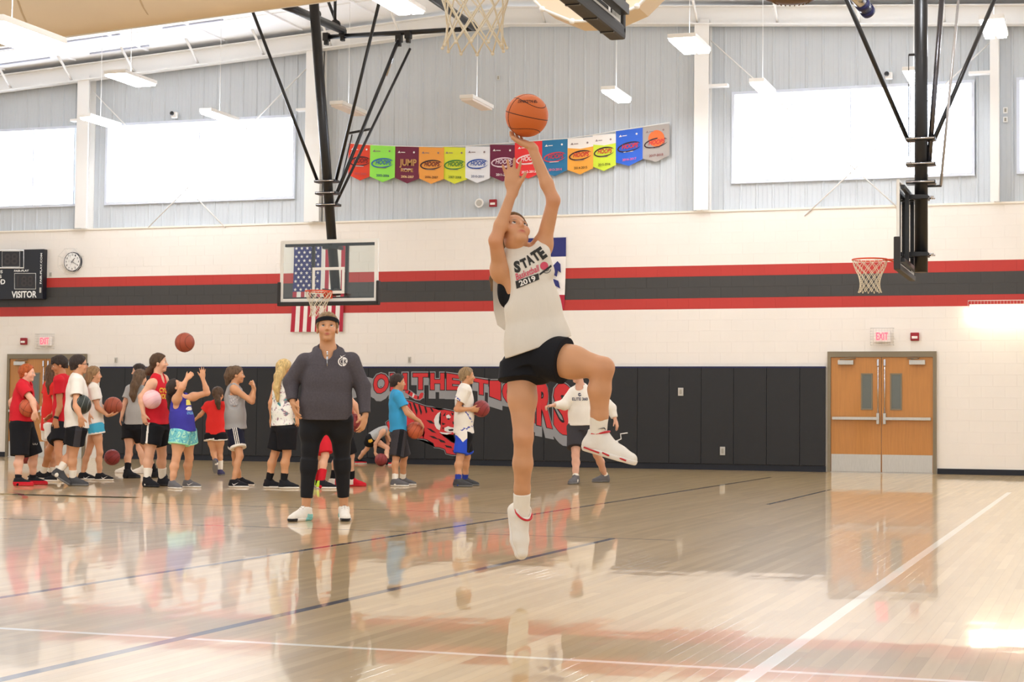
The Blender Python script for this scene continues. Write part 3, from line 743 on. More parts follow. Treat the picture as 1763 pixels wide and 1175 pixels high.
# hoop hung before the back wall, seen from the front
yb = 27.603; bc = np.array([-13.5854 + .915, yb, 2.9])
top = aty(537, -40, 26.75); base = bc + EY * .30 + EZ * .13
mbase = aty(577, 500, yb + .3); lat = -(mbase[0] - bc[0])
AP = aty(555, 312, yb - .18); BP = aty(585, 312, yb - .18); t0 = []
mb0 = np.array([bc[0] - lat, yb + .3, 3.03]); 
c1 = on_mast(mb0, top, 4.97); c2 = on_mast(mb0, top, 4.77); c3 = on_mast(mb0, top, 4.57)
S = [(c1 + EX * -.17, aty(416, -30, 26.75), .028, m_black, 'side_brace'), (c1 + EX * .17, aty(661, -30, 26.75), .028, m_black, 'side_brace'),
     (c2 + EX * .15 + EY * .05, aty(687, 66, 29.4), .032, m_black, 'back_brace'), (c3 + EX * .10 + EY * .05, aty(706, 84, 29.4), .025, m_black, 'back_brace'),
     (aty(686, 68, 29.38), aty(664, 130, 29.2), .034, m_chrome, 'brace_sleeve'),
     (aty(560, 64, 29.45), aty(822, 49, 29.45), .045, m_black, 'cross_pipe'), (aty(590, 52, 29.4), aty(440, -12, 25.2), .075, m_black, 'support_pipe'),
     (aty(815, 46, 29.4), aty(815, 46, 29.4) + np.array([0, -4.2, .1]), .075, m_black, 'support_pipe'),
     (aty(562, -6, 29.4) , aty(578, 36, 29.3), .03, m_black, 'hanger_rod'), (aty(640, 222, 28.6), aty(598, 230, 28.4), .022, m_black, 'stay'), (aty(606, 232, 28.4), aty(583, 330, 28.0), .012, m_black, 'stay')]
hoop_left, PL_ = hoop('basketball hoop with glass board in front of the striped flag', bc, -EY, top, S, .085, .30, lat)
for q in (c1, c2, c3):
    mb = MB(); mb.rbox(q, (.40, .20, .045), .01); mb.build('mast_clamp', m_black, hoop_left)
    mb = MB(); mb.tube([q + EX * .18 - EY * .115, q - EX * .18 - EY * .115], .011, 6); mb.build('clamp_bolt', m_chrome, hoop_left)
for u, v in ((562, 64), (687, 66), (703, 60), (590, 57)):
    q = aty(u, v, 29.42); mb = MB(); mb.rbox(q, (.11, .13, .15), .012); mb.rbox(q - EZ * .10, (.07, .09, .1), .01); mb.build('pipe_clamp', m_black, hoop_left)
for k in (.35, 1.2):
    q = aty(590, 52, 29.4) + np.array([0, -k, .03]); mb = MB(); mb.tube([q, q + EY * .06], .095, 16); mb.tube([q + EZ * .08, q + EZ * .5], .03, 8); mb.build('pipe_hanger', m_black, hoop_left)

# hoop over the right of the court, seen edge on
q = at(1556, 470, 25.6); xb = q[0]; ybm = q[1]
e0 = atz(1541, 463, 2.83); e1 = atz(1574, 486, 2.83)
ybm = (e0[1] + e1[1]) / 2; xb = (e0[0] + e1[0]) / 2
bc = np.array([xb, ybm, 2.9]); pm = atx(1586, 400, 0) if False else None
off = aty(1586, 400, ybm)[0] - xb
mtop = np.array([xb + off, ybm, 8.0])
qc = lambda z: np.array([xb + off, ybm, z])
S = [(qc(4.62) - EX * .17, aty(1452, -14, ybm - 1.5), .030, m_black, 'side_brace'), (qc(4.62) + EX * .17, aty(1718, -14, ybm + 1.2), .030, m_black, 'side_brace'),
     (qc(4.30) + EX * .10, aty(1622, -10, ybm + .2), .034, mat('dark_chrome', (96, 94, 98), .25, metal=.9), 'back_brace'), (qc(4.0) + EX * .25, aty(1651, -10, ybm + .4), .018, m_strap, 'steel_strap'),
     (qc(4.0) + EX * .05, qc(4.0) + EX * .26, .015, m_black, 'strap_arm'), (qc(5.75) - EX * .02, qc(5.75) - EX * .16, .016, m_black, 'cable_arm'), (qc(5.75) - EX * .16, qc(4.4) - EX * .16, .006, m_black, 'cable')]
hoop_right, PR_ = hoop('basketball hoop seen edge on, hanging over the clear double door', bc, -EX, mtop, S, .085, off, 0.0, .455, -.03)
for z in (4.62, 4.29, 4.05):
    mb = MB(); mb.rbox(qc(z), (.38, .20, .045), .01); mb.build('mast_clamp', m_black, hoop_right)
    mb = MB(); mb.tube([qc(z) + EX * .18 - EY * .115, qc(z) - EX * .18 - EY * .115], .012, 6); mb.build('clamp_bolt', m_chrome, hoop_right)
q = aty(1496, 22, ybm); mb = MB(); mb.tube([q, q + np.array([-.2, -.6, .25])], .085, 16); mb.build('support_pipe', m_chrome, hoop_right)
for k in (.02, .25):
    p = q + np.array([-.2, -.6, .25]) * k; mb = MB(); mb.tube([p, p + np.array([-.02, -.06, .025])], .097, 16); mb.build('pipe_ring', m_navy, hoop_right)

# hoop above the shooter
e1 = atz(1079, 69, 2.83); e0 = atz(958, 0, 2.83)
dv = e1 - e0; xb = (e1[0] + .0); bc = np.array([e1[0] - .045 - .0, e1[1] - .96, 2.9])
hoop_near, PN_ = hoop('basketball hoop above the shooter, only net and board underside in the picture', bc, -EX, np.array([bc[0] + .36, bc[1], 8.0]), (), .085, .36, 0.0, .43)
mb = MB()
for k in range(6): mb.box(PN_(-.75 + k * .3, .0, -.072), (.018, .07, .006), np.array([EY * -1, -EX, EZ]))
mb.build('drain_slots', m_black, hoop_near)

# ================================================================ flags on the wall
m_fred = mat('flag_red', (178, 36, 58), .7); m_fwhite = mat('flag_white', (238, 232, 226), .7); m_fblue = mat('flag_blue', (44, 48, 112), .7)
yf = WALL_Y - .02
A = aty(507, 425, yf); B = aty(595, 423, yf); Cc = aty(502, 572, yf)
w = B[0] - A[0]; ztop = A[2]; hgt = ztop - Cc[2]; xl = A[0]
fl = thing('national_flag', (xl + w / 2, yf, Cc[2]), 'large hanging stars and stripes flag behind the left backboard', 'flag')
def cloth_strip(mb, x0, x1, z0, z1, off=0.0, nx=3, nz=12, m=0):
    V = []; F = []
    for j in range(nz + 1):
        for i in range(nx + 1):
            x = x0 + (x1 - x0) * i / nx; z = z0 + (z1 - z0) * j / nz; f = (ztop - z) / hgt
            V.append((x - .05 * f * f * (1 - (x - xl) / w * .4), yf - .012 - off - .014 * f * math.sin((x - xl) * 22 + 1.0), z))
    for j in range(nz):
        for i in range(nx): a = j * (nx + 1) + i; F.append((a, a + 1, a + nx + 2, a + nx + 1))
    mb.add(V, F, m, True)
sw = w / 13
for k in range(13):
    mb = MB(); zt = ztop - hgt * .53 if k < 7 else ztop
    cloth_strip(mb, xl + k * sw, xl + (k + 1) * sw, Cc[2], zt); mb.build('stripe', m_fred if k % 2 == 0 else m_fwhite, fl)
mb = MB(); cloth_strip(mb, xl, xl + 7 * sw, ztop - hgt * .53, ztop, .002, 8); cant = mb.build('canton', m_fblue, fl)
first = None
cw, ch = 7 * sw, hgt * .53
for r in range(11):
    for c in range(5 if r % 2 == 0 else 4):
        x = xl + cw * ((c + .5) / 5 if r % 2 == 0 else (c + 1) / 5); z = ztop - ch * (r + .5) / 11; f = (ztop - z) / hgt
        mb = MB(); R = .038
        P = [(x + R * (1 if k % 2 == 0 else .42) * math.sin(math.pi * k / 5) - .05 * f * f, yf - .035, z + R * (1 if k % 2 == 0 else .42) * math.cos(math.pi * k / 5)) for k in range(10)]
        mb.add(P, [tuple(range(10))]); mb.build('star', m_fwhite, cant)
mb = MB(); mb.tube([(xl - .05, yf - .01, ztop + .01), (xl + w + .05, yf - .01, ztop + .01)], .014, 8); mb.build('flag_rod', m_black, fl)

A = aty(890, 412, yf); B = aty(975, 409, yf); z0 = aty(972, 532, yf)[2]; z1 = aty(972, 508, yf)[2]; z2 = aty(974, 442, yf)[2]
sf = thing('state_flag', ((A[0] + B[0]) / 2, yf, z0), 'hanging flag of blue, white and red bands behind the shooter', 'flag')
xl, w, ztop, hgt = A[0], B[0] - A[0], B[2], B[2] - z0
for nm, za, zb, m in (('blue_band', z2, ztop, m_fblue), ('white_band', z1, z2, m_fwhite), ('red_band', z0, z1, m_fred)):
    mb = MB(); cloth_strip(mb, xl, xl + w, za, zb, 0, 10, 8); mb.build(nm, m, sf)
mb = MB()     # eagle with ribbon, dark blue
cx, cz = xl + w * .78, (z1 + z2) / 2
def eagle(pts): mb.add([(cx + a, yf - .045, cz + b) for a, b in pts], [tuple(range(len(pts)))])
eagle([(-.02, .2), (.06, .28), (.12, .22), (.13, .05), (.07, .1), (.05, -.02), (-.03, .02)]); eagle([(-.05, -.05), (.08, -.10), (.12, -.25), (.03, -.2), (-.06, -.16)]); eagle([(-.30, .1), (-.1, .16), (-.06, .05), (-.2, .02)])
mb.build('eagle_print', m_fblue, sf)

# ================================================================ row of banners
m_bprint = {}
def bm_(c): return mat('print_%d_%d_%d' % c, c, .6)
bx = [(600, 641, 247), (637, 681, 250), (680, 723, 252), (721, 765, 253), (762, 805, 253), (801, 844, 252), (843, 889, 249), (886, 934, 246), (933, 978, 242), (977, 1022, 239), (1020, 1061, 233), (1060, 1107, 226), (1106, 1153, 219)]
spec = [((224, 66, 36), (120, 16, 20), '2003-2004', 'orange red', 1), ((150, 232, 84), (40, 96, 170), '2005-2006', 'lime green', 1), ((112, 34, 62), (196, 150, 90), '2006-2007', 'maroon JUMP', 2), ((240, 164, 74), (110, 30, 40), '2006-2007', 'amber', 1), ((222, 226, 62), (60, 130, 60), '2007-2008', 'yellow', 1),
    ((234, 236, 242), (44, 84, 170), '2010-2011', 'white', 1), ((112, 34, 66), (226, 200, 212), '2011-2012', 'plain maroon', 1), ((232, 54, 56), (246, 220, 222), '2012-2013', 'bright red', 1), ((44, 118, 164), (196, 60, 80), '2013-2014', 'teal blue', 1), ((240, 168, 66), (60, 40, 30), '2014-2015', 'white topped orange', 3),
    ((206, 226, 60), (60, 40, 30), '2015-2016', 'white topped lime', 3), ((44, 98, 206), (190, 40, 70), '2016-2017', 'royal blue', 1), ((172, 164, 158), (190, 50, 50), '2017-2018', 'grey', 4)]
yb = WALL_Y + .06
for i, ((u0, u1, vt), (base_c, pr, year, nm, kind)) in enumerate(zip(bx, spec)):
    vb = vt + 66 if i < 10 else vt + 66
    dv = -(u1 - u0) * (.05 if i < 5 else -.02 if i < 7 else .07 if i < 11 else .13)
    if i < 5: dv = 1.5
    A = aty(u0 + .4, vt, yb - .006 * (i % 2)); B = aty(u1 - .4, vt + dv, yb - .006 * (i % 2)); h = A[2] - aty(u0, vt + 63, yb)[2]; pt = .13
    ex = nrm(B - A); ex[1] = 0; w = np.linalg.norm(B - A); ez = EZ
    t = thing('banner', (A + B) / 2 - EZ * h, nm + ' banner with pointed end in the row on the ribbed wall, dated ' + year if False else nm + ' pointed banner in the row on the ribbed wall', 'banner', 'pointed banners in a row on the ribbed wall')
    Q = lambda a, b, o=0.0: A + (B - A) * a - EZ * (b * h) + EY * (-o - .01 * math.sin(a * 6.3 + i) * b)
    V = []; F = []; n = 8; m_ = 10
    for j in range(m_ + 1):
        for k in range(n + 1):
            a = k / n; bot = 1.0 + (pt / h * .5 if False else 0) - abs(a - .5) * 2 * (pt * 1.1)
            V.append(Q(a, bot * j / m_))
    F = [(j * (n + 1) + k, j * (n + 1) + k + 1, (j + 1) * (n + 1) + k + 1, (j + 1) * (n + 1) + k) for j in range(m_) for k in range(n)]
    mats = [bm_(base_c), m_fwhite]
    mi = [1 if (kind == 3 and f // n < 3) else 0 for f in range(len(F))]
    mesh_obj('cloth', V, F, mats, t, mi=mi, smooth=True)
    # printed swoosh, word, small marks and the season
    mb = MB(); C_ = (.5, .48)
    ring = [(C_[0] + .44 * math.cos(a), C_[1] - .135 * math.sin(a) - .03 * math.cos(a)) for a in np.linspace(.25, 2 * math.pi - .35, 26)]
    inner = [(C_[0] + .03 + .42 * math.cos(a), C_[1] - .10 * math.sin(a) - .03 * math.cos(a)) for a in np.linspace(.25, 2 * math.pi - .35, 26)]
    dark = bm_(pr) if kind not in (1, 3, 4) or i in (5, 7, 6) else bm_((52, 30, 40) if i in (0, 3, 9, 10, 11, 12) else pr)
    if kind != 2:
        mb.add([Q(a, b, .012) for a, b in ring + inner], [(k, k + 1, 26 + k + 1, 26 + k) for k in range(25)]); mb.build('swoosh_print', dark, t)
    mb = MB(); word = 'JUMP' if kind == 2 else 'HOOPS'
    wc = bm_((206, 52, 50)) if i in (9, 10, 11, 12) else bm_(pr)
    text_on(mb, word, Q(.54, .46, .016), (B - A) / w + EZ * .02, EZ, w * (.62 if kind != 2 else .7), h * (.13 if kind != 2 else .24), .03, .25 if kind != 2 else 0)
    if kind == 2: text_on(mb, 'ROPE', Q(.5, .64, .016), (B - A) / w, EZ, w * .5, h * .1, .03)
    mb.build('word_print', wc, t)
    mb = MB(); text_on(mb, year, Q(.52, .82, .016), (B - A) / w, EZ, w * .52, h * .065, .01); mb.build('year_print', bm_(tuple(int(a * .7) if sum(base_c) > 380 else min(255, a + 70) for a in pr)), t)
    mb = MB(); mb.add([Q(a, b, .014) for a, b in ((.12, .18), (.24, .18), (.18, .12))], [(0, 1, 2)]); mb.disc(Q(.78, .15, .014), .02, -EY, 10)
    mb.add([Q(a, b, .014) for a, b in ((.25, .17), (.42, .17), (.42, .15), (.25, .15))], [(0, 1, 2, 3)]); mb.add([Q(a, b, .014) for a, b in ((.3, .62), (.66, .62), (.66, .605), (.3, .605))], [(0, 1, 2, 3)]); mb.build('small_print', bm_((236, 230, 226) if sum(base_c) < 420 else (140, 120, 120)), t)
    if kind == 4:
        mb = MB(); mb.disc(Q(.52, .36, .011), w * .30, -EY, 24); mb.build('ball_print', bm_((226, 112, 50)), t)
pts = []
mb = MB()
for (u0, u1, vt) in bx: pts.append(aty(u0, vt - .4, yb))
pts.append(aty(1153, 211, yb)); mb.tube(pts, .009, 6)
tag(mb.build('cord', m_white), 'thin white cord carrying the row of pointed banners', 'cord')

# ================================================================ printed mural on the pads
ym = WALL_Y - .0665
m_mred = mat('mural_red', (204, 44, 48), .55); m_mgrey = mat('mural_grey', (146, 146, 148), .55); m_mblack = mat('mural_black', (22, 20, 22), .55); m_mwhite = mat('mural_white', (226, 222, 218), .55)
mur = thing('wall_mural', aty(810, 790, ym), 'printed mural of red arched letters and a red tiger on the black pads', 'mural')
def mp(u, v, lay=0): return aty(u, v, ym - .0012 * lay)
topc = [(600, 650), (643, 644.5), (700, 643), (770, 643), (815, 651), (843, 656), (890, 656), (924, 657), (951, 658), (985, 663)]
botc = [(600, 690), (643, 681), (672, 673), (711, 671), (793, 672), (816, 678), (842, 682), (862, 690), (892, 704), (924, 732), (952, 739), (984, 757)]
tv = lambda u, c: float(np.interp(u, [a for a, _ in c], [b for _, b in c]))
letters = [('O', 643, 669), ('N', 672, 701), ('T', 711, 737), ('H', 741, 765), ('E', 769, 793), ('T', 816, 841), ('I', 843, 862), ('G', 865, 891), ('E', 894, 921), ('R', 924, 951), ('S', 953, 984)]
def glyph(ch, u0, u1, grow, dv, lay, mb, bold=.045):
    V, F = text2d(ch, bold); lo, hi = V.min(0), V.max(0); q = (V - lo) / (hi - lo)
    P = []
    for a, b in q:
        u = u0 - grow + (u1 - u0 + 2 * grow) * a
        uc = min(max(u, u0), u1); t_, b_ = tv(uc, topc) - grow, tv(uc, botc) + grow
        P.append(mp(u, b_ + (t_ - b_) * b + dv, lay))
    mb.add(P, F)
for i, (ch, u0, u1) in enumerate(letters):
    mb = MB(); glyph(ch, u0, u1, 0, 0, 5, mb); L_ = mb.build('letter', m_mred, mur)
    mb = MB(); glyph(ch, u0, u1, 1.3, 0, 4, mb, .075); mb.build('letter_outline', m_mblack, L_)
    mb = MB()
    for dv in (0, 3, 6, 9, 11 + i * .25): glyph(ch, u0, u1, 3.0, dv * (1 + i * .02), 2 + dv * .01, mb, .11)
    mb.build('letter_shadow', m_mgrey, L_)
mb = MB(); glyph('G', 607, 640, 3.0, 6, 2, mb, .11); mb.build('letter_shadow', m_mgrey, mur)
Z4 = lambda x, y, lay=0: mp(620 + x / 4.4075, 610 + y / 4.4075, lay)
def shape(name, pts, m, lay, parent=mur):
    mb = MB(); bm = bmesh.new(); vs_ = [bm.verts.new(Vector(Z4(x, y, lay))) for x, y in pts]
    f = bm.faces.new(vs_); bmesh.ops.triangulate(bm, faces=[f]); bm.verts.index_update()
    mb.add([np.array(v.co) for v in bm.verts], [[v.index for v in q.verts] for q in bm.faces]); bm.free()
    return mb.build(name, m, parent)
def grown(pts, g):
    c = np.array(pts, float); out = []
    n = len(c); area = sum(c[i][0] * c[(i + 1) % n][1] - c[(i + 1) % n][0] * c[i][1] for i in range(n)); s = 1 if area > 0 else -1
    for i in range(n):
        d = nrm(c[(i + 1) % n] - c[i - 1]); out.append(tuple(c[i] + np.array([d[1], -d[0]]) * g * s))
    return out
body = [(200, 520), (230, 500), (250, 440), (290, 380), (345, 352), (385, 362), (430, 378), (500, 402), (545, 408), (600, 428), (640, 424), (700, 436), (760, 470), (782, 520), (760, 560), (745, 600), (700, 612), (640, 604), (604, 600), (640, 630), (690, 668), (740, 690), (775, 730), (770, 764), (700, 762), (655, 752), (645, 722), (600, 706), (566, 704), (556, 676), (510, 650), (480, 640), (440, 640), (455, 610), (490, 600), (486, 560), (440, 545), (380, 560), (320, 600), (250, 620), (215, 570)]
tb = shape('tiger_body', body, m_mred, 3); shape('tiger_outline', grown(body, 6), m_mblack, 2, tb); shape('tiger_halo', grown(body, 11), m_mgrey, 1, tb)
tail = [(345, 262), (385, 285), (420, 312), (445, 322), (455, 300), (470, 290), (482, 300), (474, 330), (452, 346), (420, 342), (380, 316), (340, 290)]
tt = shape('tiger_tail', tail, m_mred, 3); shape('tail_halo', grown(tail, 7), m_mgrey, 1, tt)
for a in ([(372, 276), (384, 284), (372, 306), (362, 300)], [(402, 296), (414, 306), (404, 330), (394, 326)], [(436, 318), (446, 320), (444, 342), (434, 342)]): shape('tail_band', a, m_mwhite if a[0][0] == 402 else m_mblack, 4, tt)
stripes_ = [[(400, 372), (412, 370), (436, 430), (430, 470)], [(440, 384), (452, 386), (470, 440), (462, 466)], [(486, 398), (500, 402), (510, 440), (500, 452)], [(530, 408), (545, 410), (560, 440), (545, 438)], [(370, 368), (384, 372), (400, 440), (388, 420)], [(504, 560), (540, 570), (580, 600), (545, 592)], [(520, 620), (560, 624), (600, 650), (556, 640)], [(590, 640), (640, 660), (650, 676), (610, 668)], [(640, 690), (690, 700), (700, 716), (655, 708)], [(700, 730), (745, 732), (748, 744), (705, 744)], [(500, 500), (540, 506), (566, 530), (530, 526)], [(300, 420), (312, 410), (330, 480), (322, 500)], [(330, 390), (345, 385), (366, 450), (354, 470)]]
for s_ in stripes_: shape('tiger_stripe', s_, m_mblack, 5, tb)
ruff = [(560, 500), (572, 470), (590, 448), (612, 436), (602, 462), (616, 470), (598, 486), (610, 508), (596, 520), (612, 545), (604, 580), (580, 566), (566, 540)]
shape('face_ruff', ruff, m_mwhite, 5, tb)
shape('muzzle', [(640, 560), (668, 548), (690, 556), (716, 560), (728, 580), (706, 592), (664, 592), (640, 582)], m_mwhite, 5, tb)
shape('brow_patch', [(652, 468), (672, 458), (690, 478), (676, 492), (656, 486)], m_mwhite, 5, tb); shape('eye', [(662, 486), (682, 488), (676, 500), (664, 498)], m_mblack, 6, tb)
shape('mouth', [(668, 572), (700, 568), (720, 574), (700, 584), (676, 584)], m_mblack, 6, tb)
shape('chin_fringe', [(600, 590), (640, 596), (700, 598), (660, 612), (620, 606)], m_mwhite, 5, tb)
for a in ([(626, 470), (650, 440), (644, 470)], [(690, 440), (712, 452), (700, 470)], [(618, 520), (650, 530), (626, 540)], [(700, 510), (726, 520), (704, 536)], [(622, 556), (640, 560), (626, 572)]): shape('face_stripe', a, m_mblack, 5, tb)

# ================================================================ basketballs
def ball_mat(nm, c, bump=.25): return mat(nm, c, .55, bump=bump, bscale=300)
m_b1 = ball_mat('ball_leather', (206, 104, 44)); m_b2 = ball_mat('ball_brick', (156, 74, 50)); m_b3 = ball_mat('ball_maroon', (138, 50, 50)); m_b4 = mat('ball_black', (46, 52, 48), .5); m_b5 = mat('ball_pink', (244, 196, 198), .5); m_b6 = ball_mat('ball_orange', (190, 92, 58))
m_seam_d = mat('ball_seam_dark', (52, 28, 22), .6); m_seam_l = mat('ball_seam_grey', (150, 156, 150), .6); m_seam_p = mat('ball_seam_pink', (226, 160, 170), .6)
def ball(c, r, m, seam, label, rot=(0, 0, 0), hi=False, R=None):
    from mathutils import Euler
    if R is None: R = np.array(Euler([math.radians(a) for a in rot]).to_matrix()).T
    t = thing('basketball', np.asarray(c) - EZ * r, label, 'basketball', 'basketballs')
    mb = MB(); mb.sphere(c, r, axes=R, nu=40 if hi else 24, nv=24 if hi else 14); mb.build('ball_skin', m, t)
    mb = MB(); n = 48 if hi else 28; rs = r * (.020 if hi else .021); rr = r * (.992 if hi else .988)
    for u, v in ((R[0], R[1]), (R[1], R[2])):
        mb.tube([c + (u * math.cos(a) + v * math.sin(a)) * rr for a in np.linspace(0, 2 * math.pi, n + 1)[:-1]], rs, 6, closed=True)
    for s in (-1, 1):
        pts = []
        for a in np.linspace(0, 2 * math.pi, n + 1)[:-1]:
            d = nrm(R[0] * (s * (.62 + .16 * math.cos(2 * a))) + R[1] * math.cos(a) * .78 + R[2] * math.sin(a) * .78); pts.append(c + d * rr)
        mb.tube(pts, rs, 6, closed=True)
    mb.build('ball_seams', seam, t)
    return t, R
BALLS = {}
def b_at(key, u, v, depth, d_px, m, seam, label, rot, hi=False, floor_z=None):
    c = at(u, v, depth); r = d_px / 2 * depth / FPX
    if floor_z is not None:
        c = atz(u, v + d_px / 2, 0) ; r = d_px / 2 * depth_of(c) / FPX; c = c + EZ * r
    BALLS[key] = (c, r); return ball(c, r, m, seam, label, rot, hi)
# ================================================================ people: smooth distance fields turned into meshes
class Field:
    def __init__(s, lo, hi, h):
        s.h = h; s.lo = np.asarray(lo, float) - 3 * h; s.n = np.ceil((np.asarray(hi, float) + 3 * h - s.lo) / h).astype(int) + 1
        s.D = np.full(s.n, .08, np.float32)
        s.ax = [(s.lo[i] + h * np.arange(s.n[i])).astype(np.float32) for i in range(3)]
    def sub(s, lo, hi):
        a = np.clip(np.floor((np.asarray(lo) - s.lo) / s.h).astype(int), 0, s.n); b = np.clip(np.ceil((np.asarray(hi) - s.lo) / s.h).astype(int) + 1, 0, s.n)
        sl = tuple(slice(i, j) for i, j in zip(a, b))
        return sl, s.ax[0][sl[0]][:, None, None], s.ax[1][sl[1]][None, :, None], s.ax[2][sl[2]][None, None, :]
    def put(s, sl, d, k, op):
        A = s.D[sl]
        if A.size == 0: return
        if op == 's': d = -d; A = -A; d, A = d, A        # smooth max(A, -d) = -smin(-A, d)
        if op == 's':
            d = -d; hh = np.maximum(k - np.abs(A - d), 0) / k if k > 0 else 0
            s.D[sl] = -(np.minimum(A, d) - (hh * hh * k * .25 if k > 0 else 0)); return
        hh = np.maximum(k - np.abs(A - d), 0) / k if k > 0 else 0
        s.D[sl] = np.minimum(A, d) - (hh * hh * k * .25 if k > 0 else 0)
    def tube(s, a, b, ra, rb, k=.02, q=1.0, n=None, flat=False, op='u'):
        a = np.asarray(a, float); b = np.asarray(b, float); ba = b - a; L = np.linalg.norm(ba)
        if L < 1e-5: b = a + np.array([0, 0, 1e-3]); ba = b - a; L = 1e-3
        m = max(ra, rb) * max(1, q) + k + 3 * s.h
        sl, X, Y, Z = s.sub(np.minimum(a, b) - m, np.maximum(a, b) + m)
        d = ba / L; x = X - a[0]; y = Y - a[1]; z = Z - a[2]
        t = (x * d[0] + y * d[1] + z * d[2]) / L; tc = np.clip(t, 0, 1)
        ts = (t if flat else tc) * L
        vx = x - d[0] * ts; vy = y - d[1] * ts; vz = z - d[2] * ts
        if n is not None and q != 1.0:
            nn = nrm(np.asarray(n) - d * (np.asarray(n) @ d)); c = (vx * nn[0] + vy * nn[1] + vz * nn[2]) * (1 / q - 1)
            vx = vx + nn[0] * c; vy = vy + nn[1] * c; vz = vz + nn[2] * c
        D = np.sqrt(vx * vx + vy * vy + vz * vz) - (ra + (rb - ra) * tc)
        if q < 1: D = D * (.5 + .5 * q)
        if flat: D = np.maximum(D, np.maximum(-t * L, (t - 1) * L))
        s.put(sl, D, k, op)
    def chain(s, pts, rs, k=.02, **kw):
        for i in range(len(pts) - 1): s.tube(pts[i], pts[i + 1], rs[i], rs[i + 1], k, **kw)
    def ell(s, c, r, A=None, k=.02, op='u'):
        c = np.asarray(c, float); r = np.asarray(r, float); A = np.eye(3) if A is None else np.asarray(A)
        m = r.max() + k + 3 * s.h; sl, X, Y, Z = s.sub(c - m, c + m)
        x = X - c[0]; y = Y - c[1]; z = Z - c[2]
        p = [x * A[i][0] + y * A[i][1] + z * A[i][2] for i in range(3)]
        k0 = np.sqrt(sum((p[i] / r[i]) ** 2 for i in range(3))); k1 = np.sqrt(sum((p[i] / (r[i] ** 2)) ** 2 for i in range(3)))
        s.put(sl, k0 * (k0 - 1) / np.maximum(k1, 1e-4), k, op)
    def cut(s, p, n, k=0.0):          # keep what lies behind the plane
        p = np.asarray(p); n = nrm(n)
        d = (s.ax[0][:, None, None] - p[0]) * n[0] + (s.ax[1][None, :, None] - p[1]) * n[1] + (s.ax[2][None, None, :] - p[2]) * n[2]
        s.D = np.maximum(s.D, d.astype(np.float32))
    def folds(s, amp, f=20.0, ph=0.0, d=(.35, .25, .9)):
        if not amp: return
        X = s.ax[0][:, None, None]; Y = s.ax[1][None, :, None]; Z = s.ax[2][None, None, :]
        w = np.sin(f * (X * .9 + Y * .7 + Z * d[2] * .5) + 2.2 * np.sin(f * .45 * (Z - X * .6) + ph) + ph) + .6 * np.sin(f * 1.9 * (X * .5 - Y * .8 + Z * .25) + 1.7 * np.sin(f * .6 * Z + 2 * ph))
        s.D = s.D + (amp * .6 * w).astype(np.float32)
    def mesh(s):
        g = openvdb.FloatGrid(.08); g.copyFromArray(np.ascontiguousarray(s.D)); P, Q = g.convertToQuads(isovalue=0.0)
        P = np.asarray(P, float) * s.h + s.lo; Q = np.asarray(Q)
        if len(Q):
            i = np.arange(0, len(Q), max(1, len(Q) // 400))
            a, b, c = P[Q[i, 0]], P[Q[i, 1]], P[Q[i, 2]]; nn = np.cross(b - a, c - a); cen = (a + c) / 2
            nn = nn / np.maximum(np.linalg.norm(nn, axis=1), 1e-9)[:, None]
            def val(p):
                ix = np.clip(np.round((p - s.lo) / s.h).astype(int), 0, s.n - 1); return s.D[ix[:, 0], ix[:, 1], ix[:, 2]]
            if np.mean(val(cen + nn * 2 * s.h) - val(cen - nn * 2 * s.h)) < 0: Q = Q[:, ::-1]
        return P, np.ascontiguousarray(Q)
def skin_mat(nm):
    if nm in MATS: return MATS[nm]
    m = mat(nm, (200, 160, 130), .5, spec=.35, bump=.05, bscale=120); nt = m.node_tree
    a = nt.nodes.new('ShaderNodeVertexColor'); a.layer_name = 'Col'; b = nt.nodes['Principled BSDF']
    nt.links.new(a.outputs[0], b.inputs['Base Color']); b.inputs['Subsurface Weight'].default_value = 0.0
    return m
m_skin = skin_mat('skin')
m_eye = mat('eye_white', (226, 220, 214), .3); m_iris = mat('iris_dark', (58, 44, 36), .3)
def lin(c): return np.array(srgb(*c)[:3])
def hair_mat(nm, c): return mat('hair_' + nm, c, .6, spec=.3, noise=.42, nscale=11, stretch=(6, 6, .7), bump=.9, bscale=34)
def cloth(nm, c, rough=.85, n=.05): return mat('cloth_' + nm, c, rough, spec=.2, noise=n, nscale=6, bump=.45, bscale=15, stretch=(1, 1, .55))
def tiedye(nm, cols, scale=14.0):
    if nm in MATS: return MATS[nm]
    m = mat(nm, cols[0], .85, spec=.2); nt = m.node_tree; tc = nt.nodes.new('ShaderNodeTexCoord')
    n = nt.nodes.new('ShaderNodeTexNoise'); n.inputs['Scale'].default_value = scale; n.inputs['Detail'].default_value = 3; n.inputs['Distortion'].default_value = .5
    nt.links.new(tc.outputs['Object'], n.inputs['Vector']); r = nt.nodes.new('ShaderNodeValToRGB'); e = r.color_ramp.elements
    stops = np.linspace(.34, .68, len(cols)); e[0].position = stops[0]; e[0].color = srgb(*cols[0]); e[1].position = stops[-1]; e[1].color = srgb(*cols[-1])
    for p, c in list(zip(stops, cols))[1:-1]: q = e.new(p); q.color = srgb(*c)
    nt.links.new(n.outputs['Fac'], r.inputs['Fac']); nt.links.new(r.outputs['Color'], nt.nodes['Principled BSDF'].inputs['Base Color']); return m
SKIN = {'fair': (232, 182, 152), 'tan': (214, 160, 120), 'mid': (222, 168, 132), 'pink': (238, 186, 160), 'bronze': (196, 138, 98)}

